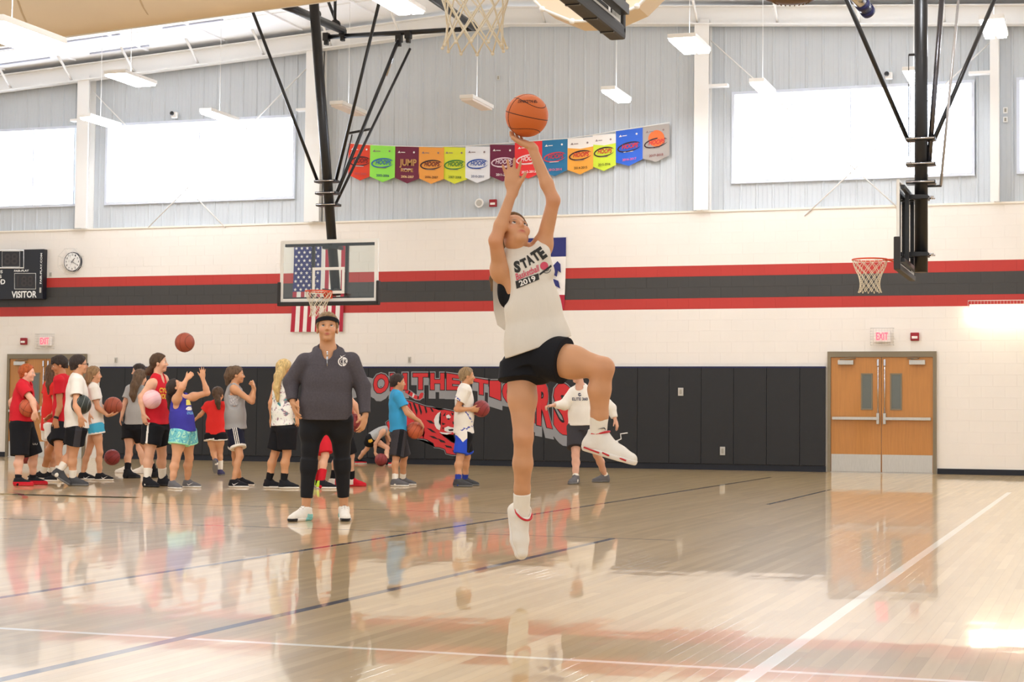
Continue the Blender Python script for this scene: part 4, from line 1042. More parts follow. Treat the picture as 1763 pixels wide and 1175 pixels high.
def hand(F, w, d, n, hint, k, left=True, curl=.35, spread=.12, tcurl=.3):
    """palm, four bent fingers of their own lengths and a thumb from the side of the palm"""
    d = nrm(d); n = nrm(np.asarray(n) - d * (np.asarray(n) @ d)); lat = nrm(np.cross(n, d))
    if lat @ np.asarray(hint) < 0: lat = -lat
    Lp = .088 * k; kn = w + d * Lp
    F.tube(w - d * .01, w + d * Lp * .55, .026 * k, .036 * k, .018, q=.55, n=n); F.tube(w + d * Lp * .4, kn - d * .004, .037 * k, .036 * k, .014, q=.36, n=n)
    curls = curl if isinstance(curl, (list, tuple)) else [curl * .9, curl, curl * 1.05, curl * 1.15]
    for i, (off, Lf) in enumerate(((.029, .070), (.010, .079), (-.010, .073), (-.028, .057))):
        p = kn + lat * off * k - d * (.004 if i in (1, 2) else .010) * k; ang = curls[i] * .55; sp = (off / .029) * spread
        dd = nrm(d * math.cos(sp) + lat * math.sin(sp)); r = .0088 * k
        for s_, fr in enumerate((.46, .30, .24)):
            v = dd * math.cos(ang) + n * math.sin(ang); e = p + v * Lf * fr * k; F.tube(p, e, r, r * .90, .004); p = e; r *= .90; ang += curls[i]
    p = w + d * .022 * k + lat * .026 * k; t1 = nrm(d * .72 + lat * .62 + n * .22); e = p + t1 * .042 * k
    F.tube(p - t1 * .01, e, .0155 * k, .0105 * k, .010); t2 = nrm(t1 * math.cos(tcurl) + nrm(d * .8 - lat * .5 + n * .4) * math.sin(tcurl)); F.tube(e, e + t2 * .033 * k, .0105 * k, .0085 * k, .004)

def head_axes(face, tilt=0.0):
    f = azdir(*face); u = nrm(ZV - f * (ZV @ f)) if abs(f[2]) < .95 else nrm(-FH); l = np.cross(u, f)     # l: the person's left
    if tilt: t = math.radians(tilt); u, l = u * math.cos(t) + l * math.sin(t), l * math.cos(t) - u * math.sin(t)
    return f, l, u
def person(sp):
    g = sp.get
    k = g('h', 1.6) / 1.7; fat = g('fat', 1.0); vox = g('vox', .0085); hk = g('hk', .94 if k < .96 else 1.0)
    legs = g('legs'); gp = {}
    for s_ in 'LR':
        lg = legs[s_]
        if 'g' in lg: gp[s_] = atz(*lg['g'], 0.0)
    Z = g('Z') or float(np.mean([depth_of(p) for p in gp.values()]))
    def pt(v): return at(v[0], v[1], Z + (v[2] if len(v) > 2 else 0))
    Fd = azdir(g('baz', 0)); S = np.cross(ZV, Fd)            # S: the person's left
    P, N, H = pt(g('pelv')), pt(g('neck')), pt(g('head'))
    ax = nrm(N - P); S = nrm(S - ax * (S @ ax)); Fr = nrm(np.cross(S, ax))
    sw = g('sw', .165) * k; hw = g('hw', .085) * k
    f, l, u = head_axes(g('face', (g('baz', 0), 0)), g('tilt', 0)); HA = np.array([f, l, u])
    sh = {'L': N + S * sw - ax * .035 * k, 'R': N - S * sw - ax * .035 * k}
    hip = {'L': P + S * hw - ax * .03, 'R': P - S * hw - ax * .03}
    for s_ in 'LR':
        if g(s_ + 'S'): sh[s_] = pt(g(s_ + 'S'))
        if g(s_ + 'H'): hip[s_] = pt(g(s_ + 'H'))
    arms = {}
    for s_ in 'LR':
        a = g('arms')[s_]; o = depth_of(sh[s_]) - Z
        def pa(v, dz): return at(v[0], v[1], Z + (v[2] if len(v) > 2 else dz))
        arms[s_] = (pa(a['e'], o), pa(a['w'], o))
    lg = {}
    for s_ in 'LR':
        q = legs[s_]; fdir = azdir(q.get('faz', g('baz', 0)), q.get('fel', 0)); fl = g('foot', .255) * k
        if 'g' in q: an = gp[s_] + ZV * .088 * k - 0 * fdir
        else: an = pt(q['a'])
        oz = (depth_of(hip[s_]) + depth_of(an)) / 2 - Z
        kn = at(q['k'][0], q['k'][1], Z + (q['k'][2] if len(q['k']) > 2 else oz))
        # foot frame
        fu = nrm(ZV - fdir * (ZV @ fdir)) if abs(fdir[2]) < .97 else nrm(-azdir(q.get('faz', 0)))
        if 'fu' in q: fu = nrm(np.asarray(q['fu']) - fdir * (np.asarray(q['fu']) @ fdir))
        lg[s_] = (kn, an, fdir, fu, fl)
    base = np.mean([lg[s_][1] for s_ in 'LR'], axis=0); base[2] = 0 if g('ground', True) else min(lg[s_][1][2] for s_ in 'LR')
    root = thing('person', base, sp['label'], 'person', g('group'))
    # ---------- body
    allp = [P, N, H + u * .16, H - u * .1] + list(sh.values()) + list(hip.values()) + [q for a in arms.values() for q in a] + [q for a in lg.values() for q in a[:2]]
    allp = np.array(allp); pad = .24
    F = Field(allp.min(0) - pad, allp.max(0) + pad, vox)
    cr, hr = sw * .80, .135 * k * fat
    F.chain([P + ax * .03, P + (N - P) * .32, P + (N - P) * .72, P + (N - P) * .9], [hr, hr * .88, cr, cr * .75], .05, q=.70, n=Fr)
    F.tube(sh['L'] - S * .01, sh['R'] + S * .01, .050 * k, .050 * k, .05)
    hs = .22 / .22 * hk * (1.0 if k > .9 else .97)
    hp = lambda a, b, c: H + (f * a + l * b + u * c) * hs
    F.tube(N - ax * .02 - Fr * .005, hp(-.015, 0, -.05), .060 * k * g('nk', 1), .053 * k * g('nk', 1), .035)
    F.ell(hp(-.012, 0, .032), np.array([.096, .075, .082]) * hs, HA, .02); F.ell(hp(.022, 0, -.035), np.array([.066, .058, .072]) * hs, HA, .03)
    F.ell(hp(.062, 0, -.092), np.array([.022, .026, .018]) * hs, HA, .025)
    for b in (-1, 1):
        F.ell(hp(.088, b * .031, .004), np.array([.016, .016, .011]) * hs, HA, .012, 's'); F.ell(hp(.060, b * .042, -.028), np.array([.022, .022, .026]) * hs, HA, .02)
        F.ell(hp(-.008, b * .076, -.012), np.array([.020, .009, .030]) * hs, HA, .008); F.tube(hp(.080, b * .016, .020), hp(.074, b * .044, .020), .008 * hs, .006 * hs, .012)
    F.tube(hp(.086, 0, .008), hp(.106, 0, -.026), .0075 * hs, .0098 * hs, .012); F.ell(hp(.094, 0, -.030), np.array([.012, .018, .008]) * hs, HA, .008)
    F.ell(hp(.082, 0, -.056), np.array([.011, .024, .007]) * hs, HA, .006); F.ell(hp(.080, 0, -.067), np.array([.011, .020, .007]) * hs, HA, .006)
    for s_ in 'LR':
        e, w = arms[s_]; af = g('armf', 1.0) * (fat * .5 + .5)
        F.tube(sh[s_], e, .050 * k * af, .038 * k * af, .035); m_ = e + (w - e) * .3; F.chain([e, m_, w], [.037 * k * af, .038 * k * af, .0245 * k], .02)
        F.ell(sh[s_] + (e - sh[s_]) * .12, np.array([1, 1, 1]) * .056 * k * af, None, .03)
        a = g('arms')[s_]; hd = a.get('hd'); d = (pt(hd) - w) if hd is not None and len(hd) == 3 else (azdir(*hd) if hd is not None else (w - e))
        nn = a.get('n'); nn = azdir(*nn) if nn is not None else (-S if s_ == 'L' else S); th = a.get('th'); th = azdir(*th) if th is not None else Fr
        hand(F, w, d, nn, th, g('handk', max(k, .86)) * 1.02, s_ == 'L', a.get('curl', .35), a.get('spread', .12), a.get('tcurl', .3))
        kn, an, fdir, fu, fl = lg[s_]; lf = fat * g('legf', 1.0) * legs[s_].get('f', 1.0)
        F.chain([hip[s_], hip[s_] + (kn - hip[s_]) * .45, kn], [.088 * k * lf, .076 * k * lf, .052 * k * (lf * .6 + .4)], .035)
        back = nrm(-fdir * 1.0 + 0 * fu) if abs((kn - an) @ fdir) < .8 * np.linalg.norm(kn - an) else nrm(hip[s_] - kn) * -1
        mc = kn + (an - kn) * .32 + back * .012 * k
        F.chain([kn, mc, kn + (an - kn) * .68, an], [.050 * k * (lf * .6 + .4), .053 * k * lf, .041 * k * (lf * .5 + .5), .034 * k], .025)
        F.tube(an - fu * .035 * k, an - fu * .055 * k + fdir * fl * .5, .030 * k, .024 * k, .02)
    V, Q = F.mesh(); rel = (V - H) @ HA.T / hs
    base_c = lin(SKIN[g('skin', 'fair')]) * g('skv', 1.0) * np.array([.90, .86, .82]); C = np.tile(np.append(base_c, 1.0), (len(V), 1))
    nz = 1 + .05 * np.sin(V[:, 0] * 37 + V[:, 2] * 23) * np.sin(V[:, 1] * 31 + V[:, 2] * 29); C[:, :3] *= nz[:, None]
    def blot(c, r, col, s=1.0):
        w_ = np.exp(-(((rel - np.array(c)) / np.array(r)) ** 2).sum(1) * 1.6)[:, None] * s; C[:, :3] = C[:, :3] * (1 - w_) + lin(col) * w_
    for b in (-1, 1): blot((.07, b * .042, -.028), (.03, .022, .02), (226, 138, 118), .35); blot((.082, b * .031, .024), (.03, .018, .006), g('brow', (92, 66, 48)), .9); blot((.085, b * .031, .008), (.02, .015, .010), (170, 112, 92), .45)
    blot((.09, 0, -.061), (.022, .025, .011), (178, 78, 76), .95); blot((.10, 0, -.03), (.02, .018, .008), (206, 130, 108), .4)
    for s_ in 'LR':
        for p in (lg[s_][0], arms[s_][0]):
            w_ = np.exp(-((V - p) ** 2).sum(1) / (.055 * k) ** 2)[:, None] * .22; C[:, :3] = C[:, :3] * (1 - w_) + lin((214, 120, 96)) * w_
    body = mesh_obj('body', V, Q, m_skin, root, smooth=True, col=C)
    for b in (-1, 1):
        mb = MB(); c = hp(.071, b * .031, .006); r = .0125 * hs; mb.sphere(c, r, axes=np.array([l, u, f]), nu=14, nv=10)
        gz = g('gaze', (0, 0)); gf = nrm(f + l * gz[0] + u * gz[1])
        for i, fc in enumerate(mb.F):
            cc = np.mean([mb.V[j] for j in fc], axis=0) - c
            if nrm(cc) @ gf > .72: mb.M[i] = 1
        mb.build('eye', [m_eye, m_iris], root)
    # ---------- hair
    hm = g('hair')
    if hm:
        st, hmat = hm['style'], hm['mat']; top = H + u * .14; ex = [pt(p) for p in hm.get('tail', [])]
        A = np.array([H + (HA.T @ np.array(o)) * hs for o in ((.16, .13, .17), (-.19, -.13, -.14), (-.19, .13, .17), (.16, -.13, -.14))] + ex)
        G = Field(A.min(0) - .12, A.max(0) + .12, min(vox, .0075)); vol = hm.get('vol', .012)
        G.ell(hp(-.016, 0, .040), (np.array([.098, .077, .083]) + vol) * hs, HA, .01)
        if st == 'short': G.tube(hp(-.06, 0, .0), hp(-.065, 0, -.045), (.062 + vol * .5) * hs, .048 * hs, .03)
        if st in ('long',):
            for b in (-1, 0, 1): G.tube(hp(-.05, b * .035, .02), hp(-.075, b * .045, -.10), .055 * hs, .045 * hs, .03)
        hl = g('hairline', .066)
        c1 = hp(hl, 0, .058 if st != 'short' else .066); n1 = f * .80 - u * .60
        keep = G.D.copy(); G.cut(c1, n1)
        # bare ears and cheeks: nothing in front of the ears below the temples
        if st == 'short':
            q = hp(-.012, 0, -.052); G.cut(q, nrm(-u * 1.0 + f * .25))
        if hm.get('fringe'): G.tube(hp(.068, -.045, .066), hp(.078, .05, .045), .020 * hs, .016 * hs, .02); G.tube(hp(.05, 0, .10), hp(.084, .02, .052), .028 * hs, .015 * hs, .02)
        if ex:
            rs = hm.get('tr', [.03] * len(ex)); G.chain(ex, rs, .02)
            for j in range(len(ex) - 1):
                for b in (-.6, .6): G.tube(ex[j] + S * rs[j] * b, ex[j + 1] + S * rs[j + 1] * b + l * .006 * (j % 2), rs[j] * .55, rs[j + 1] * .5, .008)
        G.folds(.0026, 95, 1.3 * k, (.2, .2, .1))
        v, q = G.mesh(); mesh_obj('hair', v, q, hmat, root, smooth=True)
        if hm.get('band') is not None:
            mb = MB(); P_ = []
            for a in np.linspace(0, 2 * math.pi, 33)[:-1]: P_.append(hp(.108 * math.cos(a) - .012, .092 * math.sin(a), .060 + .016 * math.cos(a) - .01))
            for dz in (-.010, 0, .010): mb.tube([p + u * dz * hs + (p - H) * (-.06 - .01 * abs(dz) / .01) for p in P_], .0065 * hs, 6, closed=True)
            mb.build('headband', hm['band'], root)
        if hm.get('tie') is not None and ex: mb = MB(); mb.sphere(ex[0], hm.get('tr', [.03])[0] * 1.05, nu=12, nv=8); mb.build('hair_tie', hm['tie'], root)
    # ---------- shirt
    def px_plane(F_, h):
        a, b = at(h[0], h[1], Z), at(h[2], h[3], Z); nn = np.cross(b - a, fw); nn = nn if nn @ ZV < 0 else -nn; F_.cut(a, nn)
    sd = g('shirt'); out = {}
    if sd:
        ease = sd.get('ease', .014); kind = sd['kind']; A = [P - ax * .35, N + ax * .12] + list(sh.values()) + [q for a in arms.values() for q in (a if kind in ('long',) else a[:1])]; A = np.array(A)
        G = Field(A.min(0) - .17, A.max(0) + .17, sd.get('vox', vox)); q_ = sd.get('q', .74); hr2 = hr + ease + .012; cr2 = cr + ease
        if 'rings' in sd:
            R = [(pt(r[:3] if len(r) > 3 else r[:2]), r[-1]) for r in sd['rings']]; G.chain([a for a, _ in R], [b for _, b in R], .03, q=q_, n=Fr)
        else:
            G.chain([P - ax * .30, P - ax * .02, P + (N - P) * .35, P + (N - P) * .72, P + (N - P) * .90], [hr2 * 1.04, hr2, hr2 * .93 + .004, cr2, cr2 * .80], .05, q=q_, n=Fr)
        if kind in ('tee', 'long', 'hoodie'):
            G.tube(sh['L'] - S * .01, sh['R'] + S * .01, .050 * k + ease * .7, .050 * k + ease * .7, .05)
            G.tube(N - ax * .05, N + ax * (.012 if kind != 'hoodie' else -.03), .085 * k, .062 * k, .04)
            for s_ in 'LR':
                e, w = arms[s_]; sl = sd.get('slv', .55); af = g('armf', 1.0) * (fat * .5 + .5)
                if kind == 'tee':
                    en = sh[s_] + (e - sh[s_]) * sl; G.tube(sh[s_], en, .054 * k * af + ease * .8, .050 * k * af + ease * 1.2, .03, flat=True)
                    G.ell(sh[s_], np.array([1, 1, 1]) * (.055 * k * af + ease * .8), None, .02)
                    d_ = nrm(en - sh[s_]); G.tube(en - d_ * .03, en + d_ * .03, .044 * k * af + ease * .6, .044 * k * af + ease * .9, .004, op='s')
                else:
                    G.tube(sh[s_], e, .056 * k * af + ease, .046 * k * af + ease, .03); G.tube(e, w - nrm(w - e) * .02, .045 * k * af + ease, .032 * k + ease * .7, .02, flat=True); G.ell(e, np.array([1, 1, 1]) * (.045 * k * af + ease), None, .02)
        else:
            for s_ in 'LR':
                q0 = N + (sh[s_] - N) * .52; G.tube(q0 - ax * .16, q0 + ax * .035 * k, .050 * k, .030 * k, .03); 
            for s_ in 'LR':
                sg = 1 if s_ == 'L' else -1; ad = sd.get('arm' + s_, sd.get('arm', .062)) * k; q1 = sh[s_] + S * sg * (.028 + sd.get('out' + s_, 0)) * k
                G.ell(q1 - ax * (.035 + sd.get('adrop', 0)) * k, np.array([.20, (.052 + sd.get('ain', 0)) * k, ad * 1.75]), np.array([Fr, S, ax]), .012, 's')
        for (c_, r_) in zip(sd.get('extra', [])[:-1], sd.get('extra', [])[1:]): G.tube(pt(c_[:3]), pt(r_[:3]), c_[3], r_[3], .02, q=.6, n=Fr)
        if kind != 'hoodie':
            nd = sd.get('nd', .0); G.tube(N - ax * .01 + Fr * .01, N + ax * .12 + Fr * .05, .056 * k, .075 * k, .01, op='s')
            G.ell(N + Fr * (.07 + nd) * k - ax * (nd * .6 - sd.get('nup', 0)), np.array([.05 + nd, .058 * k, .045 * k + nd]), np.array([Fr, S, ax]), .01, 's')
        else:
            for a in np.linspace(0, 2 * math.pi, 15): pass
            ring = [N + (S * math.cos(a) * .102 + Fr * (math.sin(a) * .092 - .010)) * k + ax * (.004 - .055 * max(0, math.sin(a))) for a in np.linspace(0, 2 * math.pi, 17)]
            G.chain(ring, [.030 * k] * 17, .015); G.tube(N - Fr * .10 * k - ax * .05, N - Fr * .12 * k - ax * .13, .06 * k, .04 * k, .04); G.tube(N + Fr * .03 - ax * .03, N + ax * .15 + Fr * .06, .062 * k, .10 * k, .012, op='s')
            G.ell(N + Fr * .10 * k - ax * .012, np.array([.09, .046, .062]) * k, np.array([Fr, S, ax]), .015, 's')
        G.folds(sd.get('fold', .0035), sd.get('ff', 17), P[0] * 3)
        if 'hem' in sd: px_plane(G, sd['hem'])
        else: G.cut(P - ax * sd.get('hemd', .12) * k, -ax)
        if 'cuts' in sd:
            for h in sd['cuts']: a, b = at(h[0], h[1], Z), at(h[2], h[3], Z); nn = np.cross(b - a, fw); G.cut(a, nn if h[4] > 0 else -nn)
        v, q = G.mesh(); mi = sd['pat']((v[q[:, 0]] + v[q[:, 2]]) / 2, dict(P=P, N=N, S=S, Fr=Fr, ax=ax, sh=sh)) if sd.get('pat') else None
        out['shirt'] = mesh_obj(sd.get('name', 'shirt'), v, q, sd['mat'], root, mi=mi, smooth=True); out['bvh'] = BVHTree.FromPolygons(v.tolist(), q.tolist())
    # ---------- shorts or leggings
    bd = g('shorts')
    if bd:
        ease = bd.get('ease', .022); A = np.array([P + ax * .2, P - ax * .2] + [q for s_ in 'LR' for q in (lg[s_][0], lg[s_][1], hip[s_])])
        G = Field(A.min(0) - .17, A.max(0) + .17, bd.get('vox', vox)); lf = fat * g('legf', 1.0); ln0 = bd['len']; ln = ln0 if not isinstance(ln0, dict) else .3
        G.tube(P + ax * .11 * k, P - ax * .045 * k, hr + .016, hr + .012 + ease * .5, .03, q=.80, n=Fr, flat=True); G.tube(P + ax * .02, P - ax * .04 * k, hr + .004, hr * .82, .03, q=.80, n=Fr)
        for s_ in 'LR':
            kn, an = lg[s_][:2]
            if isinstance(ln0, dict): ln = ln0[s_]
            if ln <= 1.05:
                en = hip[s_] + (kn - hip[s_]) * ln; d_ = nrm(kn - hip[s_]); r0, r1 = .098 * k * lf + ease * .8, (.094 - .030 * ln) * k * lf + ease * bd.get('fl', 1.5)
                G.tube(hip[s_] - d_ * .03, en, r0, r1, .03, flat=True); G.ell(hip[s_], np.array([1, 1, 1]) * (r0 * .97), None, .03)
            else:
                G.chain([hip[s_], hip[s_] + (kn - hip[s_]) * .45, kn], [.090 * k * lf + ease, .078 * k * lf + ease, .054 * k * (lf * .6 + .4) + ease], .035)
                mc = kn + (an - kn) * .32; en = kn + (an - kn) * (ln - 1); G.chain([kn, mc], [.054 * k * (lf * .6 + .4) + ease, .055 * k * lf + ease], .04); G.tube(kn + (mc - kn) * .6, en, .055 * k * lf + ease, (.040 * k + ease) , .02, flat=True)
        G.folds(bd.get('fold', .003), 19, P[1]); 
        v, q = G.mesh(); cen = (v[q[:, 0]] + v[q[:, 2]]) / 2
        mi = bd['pat'](cen, dict(P=P, S=S, Fr=Fr, ax=ax, hip=hip, lg=lg, ln=ln)) if bd.get('pat') else None
        out['shorts'] = mesh_obj(bd.get('name', 'shorts'), v, q, bd['mat'], root, mi=mi, smooth=True); out['sbvh'] = BVHTree.FromPolygons(v.tolist(), q.tolist())
    # ---------- socks and shoes
    for s_ in 'LR':
        kn, an, fdir, fu, fl = lg[s_]; so = g('socks'); so = so.get(s_, so) if so else None; d_ = nrm(kn - an); fs = np.cross(fu, fdir)
        if so:
            A = np.array([an, an + d_ * so['hgt']]); G = Field(A.min(0) - .1, A.max(0) + .1, min(vox, .0065))
            en = an + d_ * so['hgt']; Ls = np.linalg.norm(kn - an); rr = np.interp(so['hgt'] / Ls, [0, .32, .68], [.034 * k, .041 * k * (lg and (fat * .5 + .5)), .053 * k * fat])
            G.tube(an - d_ * .05, an, .038 * k, .036 * k + .006, .02); G.tube(an, en, .036 * k + .007, rr + .007, .01, flat=True); G.folds(.0012, 60)
            v, q = G.mesh(); mesh_obj('sock', v, q, so['mat'], root, smooth=True)
        sh_ = g('shoes'); sh_ = sh_.get(s_, sh_); z0 = an - fu * .088 * k; heel = z0 - fdir * .070 * k * g('fk', 1); toe = heel + fdir * (fl + .035 * k); W = .047 * k * g('fk', 1)
        A = np.array([heel, toe, an + fu * .06]); hv = sh_.get('vox', min(vox, .006)); G = Field(A.min(0) - .09, A.max(0) + .09, hv)
        c0 = heel + fdir * W * .85; c2 = toe - fdir * W * .82; cm = heel + (toe - heel) * .66
        G.tube(c0 + fu * .03 * k, cm + fu * .026 * k, W * .88, W * 1.05, .01); G.tube(cm + fu * .026 * k, c2 + fu * .02 * k, W * 1.05, W * .80, .02)
        G.cut(z0 + fu * .027 * k, fu)
        G.cut(z0, -fu); v, q = G.mesh()
        hi = sh_.get('high', 0.0)
        U = Field(A.min(0) - .09, A.max(0) + .09 + hi, hv)
        U.tube(c0 + fu * .040 * k, cm + fu * .034 * k, W * .84, W * .92, .02); U.tube(cm + fu * .034 * k, c2 + fu * .024 * k, W * .92, W * .74, .02)
        U.tube(an - fdir * .012 * k + fu * (.004 + hi), c0 + fu * .035 * k + fdir * .01, .046 * k, W * .80, .03); U.tube(an + fdir * .018 * k - fu * .004, heel + fdir * (fl * .60) + fu * .058 * k, .042 * k, .030 * k, .03); U.tube(an + fdir * .040 * k + fu * (.016 + hi), an + fdir * .07 * k - fu * .02, .016 * k, .03 * k, .02)
        U.cut(z0 + fu * .022 * k, -fu); U.cut(an + fu * (.030 + hi) - fdir * .0, fu + fdir * -.25)
        U.tube(an + fu * (.012 + hi * .8), an + fu * (.09 + hi), .034 * k, .044 * k, .006, op='s')
        v2, q2 = U.mesh(); mi2 = sh_['pat']((v2[q2[:, 0]] + v2[q2[:, 2]]) / 2, dict(an=an, f=fdir, u=fu, heel=heel, z0=z0, k=k, s=fs)) if sh_.get('pat') else None
        so_ = mesh_obj('shoe', v2, q2, sh_['up'], root, mi=mi2, smooth=True)
        mi1 = sh_['spat']((v[q[:, 0]] + v[q[:, 2]]) / 2, dict(an=an, f=fdir, u=fu, heel=heel, z0=z0, k=k, s=fs, L=fl)) if sh_.get('spat') else None
        mesh_obj('sole', v, q, sh_['sole'], so_, mi=mi1, smooth=True)
        mb = MB()
        for j in range(4):
            c = an + fdir * (.040 + .022 * j) * k - fu * (.008 + .014 * j) * k; sl_ = fdir * .012
            P0 = c + fu * .043 * k; mb.tube([P0 - fs * .024 * k - fu * .010, P0 + fu * .003, P0 + fs * .024 * k - fu * .010], .0034, 5)
        mb.build('laces', sh_.get('lace', m_fwhite), so_)
        out['shoe' + s_] = so_; out['shoebvh' + s_] = BVHTree.FromPolygons(v2.tolist(), q2.tolist())
    out.update(root=root, Z=Z, pt=pt, sh=sh, P=P, N=N, S=S, Fr=Fr, ax=ax, lg=lg, arms=arms, hp=hp, H=H, k=k, HA=HA)
    return out
def decal(name, bvh, polys, Z, m, parent, off=.003, px=True, sub=.012):
    """flat print laid on a garment: polygons given where they show in the photograph, dropped onto the cloth"""
    bm = bmesh.new()
    for V, Fc in polys:
        vs_ = [bm.verts.new((float(a), float(b), 0)) for a, b in V]
        for fc in Fc:
            try: bm.faces.new([vs_[i] for i in fc])
            except ValueError: pass
    s_ = Z / FPX
    for _ in range(4):
        e = [e for e in bm.edges if e.calc_length() * s_ > sub]
        if not e: break
        bmesh.ops.triangulate(bm, faces=list(bm.faces)); e = [e for e in bm.edges if e.calc_length() * s_ > sub]
        bmesh.ops.subdivide_edges(bm, edges=e, cuts=1)
    bmesh.ops.triangulate(bm, faces=list(bm.faces)); bm.verts.index_update(); P_ = []; ok = []
    for v in bm.verts:
        d = nrm(ray(v.co.x, v.co.y)); h = bvh.ray_cast(Vector(CAM), Vector(d), Z + 2)
        if h[0] is None: P_.append(at(v.co.x, v.co.y, Z)); ok.append(False)
        else: P_.append(np.array(h[0]) - d * off); ok.append(True)
    Fc = [[v.index for v in q.verts] for q in bm.faces if all(ok[v.index] for v in q.verts)]; bm.free()
    if not Fc: return None
    return mesh_obj(name, P_, Fc, m, parent, smooth=True)
def word(t, x, y, w, h, rot=0.0, bold=.03, shear=0.0, arc=0.0):
    V, F = text2d(t, bold, shear); lo, hi = V.min(0), V.max(0); q = (V - (lo + hi) / 2) / (hi - lo); r = math.radians(rot); o = []
    for a, b in q:
        X, Y = a * w, -b * h + arc * (a * a * 4 - .33); o.append((x + X * math.cos(r) + Y * math.sin(r), y - X * math.sin(r) + Y * math.cos(r)))
    return o, F
def poly2(pts): return pts, [tuple(range(len(pts)))]
def tick(x, y, w, flip=1, rot=0.0):     # small curved tick mark
    p = [(-.5, -.15), (-.38, .12), (-.22, .2), (.5, -.25), (-.2, .05), (-.34, .02)]; r = math.radians(rot)
    return poly2([(x + (a * w * flip) * math.cos(r) + b * w * math.sin(r), y - (a * w * flip) * math.sin(r) + b * w * math.cos(r)) for a, b in p])
# ================================================================ the people in the hall
def leg_coord(cen, c):               # metres above the leg opening, along the nearer thigh
    best = None
    for s_ in 'LR':
        kn, h_ = c['lg'][s_][0], c['hip'][s_]; d = nrm(kn - h_); L = np.linalg.norm(kn - h_) * c['ln']; t = (cen - h_) @ d
        r = np.linalg.norm(cen - h_ - t[:, None] * d, axis=1); v = np.stack([r, L - t]);
        best = v if best is None else np.where(v[0] < best[0], v, best)
    return best[1]
def trim(w, idx=1, base=None):
    def f(cen, c):
        m = np.zeros(len(cen), int) if base is None else base(cen, c); m[leg_coord(cen, c) < w] = idx; return m
    return f
def side_stripe(side, offs, w, idx=1):
    sg = 1 if side == 'L' else -1
    def f(cen, c):
        m = np.zeros(len(cen), int); q = cen - c['hip'][side]; d = nrm(c['lg'][side][0] - c['hip'][side]); fr = nrm(c['Fr'] - d * (c['Fr'] @ d)); x = q @ fr; y = q @ (c['S'] * sg)
        for o in offs: m[(np.abs(x - o) < w / 2) & (y > .01)] = idx
        return m
    return f
def sole_toe(cen, c):                 # two-tone shoes: upper above the line, colour below
    return ((cen - c['z0']) @ c['u'] < .055 * c['k']).astype(int)
wht = cloth('white', (236, 230, 220)); red = cloth('red', (204, 36, 48)); red2 = cloth('scarlet', (222, 50, 46)); blk = cloth('black', (26, 26, 30)); gry = cloth('grey', (160, 158, 156)); lgry = cloth('light_grey', (176, 176, 174)); dgry = cloth('charcoal', (62, 60, 64)); navy = cloth('navy', (28, 30, 48))
sockw = cloth('sock_white', (236, 228, 214)); sockb = cloth('sock_black', (26, 26, 30)); sockr = cloth('sock_red', (198, 32, 44)); sockbl = cloth('sock_blue', (44, 62, 150))
rub_w = mat('rubber_white', (232, 224, 214), .5); rub_b = mat('rubber_black', (28, 28, 32), .5); rub_r = mat('rubber_red', (200, 34, 44), .45); rub_g = mat('rubber_grey', (110, 108, 106), .5)
sh_b = cloth('shoe_black', (34, 34, 38)); sh_g = cloth('shoe_grey', (104, 102, 104)); sh_dg = cloth('shoe_dark_grey', (72, 72, 74)); sh_w = cloth('shoe_white', (232, 224, 212)); sh_r = cloth('shoe_red', (206, 36, 50)); sh_mint = cloth('shoe_mint', (136, 200, 196)); lime = cloth('lime', (196, 226, 70))
S_blackwhite = dict(up=sh_b, sole=rub_w); S_black = dict(up=sh_b, sole=rub_b, lace=sh_b); S_grey = dict(up=sh_g, sole=rub_w); S_dgrey = dict(up=sh_dg, sole=rub_g, lace=sh_dg)

# ---- the shooter
j = person(dict(label='airborne shooter in a white sleeveless STATE Basketball shirt and black shorts', h=1.76, vox=.0052, Z=9.5, ground=False, skin='tan', hk=.98,
    baz=-66, head=(885, 402, -.02), face=(-62, 36), tilt=6, hairline=.046, neck=(897, 434, .04), pelv=(924, 614), sw=.150, hw=.085, fat=1.0, RS=(862, 470, -.02), LS=(933, 430, .03), RH=(898, 634, .02), LH=(944, 616, -.06), nk=1.0, gaze=(.0, .25), legf=.95, armf=.88, foot=.27,
    arms=dict(R=dict(e=(853, 414, -.12), w=(883, 328, -.06), hd=(879, 262, -.04), n=(-92, 8), th=(0, 0), curl=[.16, .12, .14, .2], spread=.30, tcurl=.2),
              L=dict(e=(953, 345, -.05), w=(915, 252, .02), hd=(138, 22), n=(-60, 82), th=(-160, 0), curl=[.42, .45, .45, .42], spread=.16)),
    legs=dict(R=dict(k=(901, 752, -.05), a=(898, 884, .05), faz=-58, fel=-71), L=dict(f=1.14, k=(1039, 634, -.22), a=(1029, 753, -.14), faz=-14, fel=-15)),
    brow=(104, 78, 58), hair=dict(style='short', mat=hair_mat('dark_blond', (120, 92, 62)), vol=.010, tail=[(868, 398, .10), (858, 440, .16), (850, 480, .15), (847, 500, .14)], tr=[.03, .028, .02, .008]),
    shirt=dict(kind='tank', mat=cloth('worn_white', (222, 213, 200)), ease=.016, q=.80, rings=[(931, 650, .188), (927, 590, .180), (916, 530, .152), (906, 470, .128), (900, 440, .108)], hem=(868, 619, 992, 576), extra=[(920, 421, -.035, .040), (934, 434, -.045, .046), (942, 466, -.03, .042)], armL=.038, outL=.050, armR=.085, outR=-.004, fold=.0075, ff=10, nd=.0, nup=.040),
    shorts=dict(mat=blk, len=dict(R=.17, L=.30), ease=.022, fl=2.0), socks=dict(mat=sockw, hgt=.115),
    shoes=dict(up=sh_w, sole=rub_w, high=.012, vox=.005)))
JR = j['root']
mb = MB()
G = Field(j['P'] - .3, j['N'] + .3, .006); P, N = j['P'], j['N']
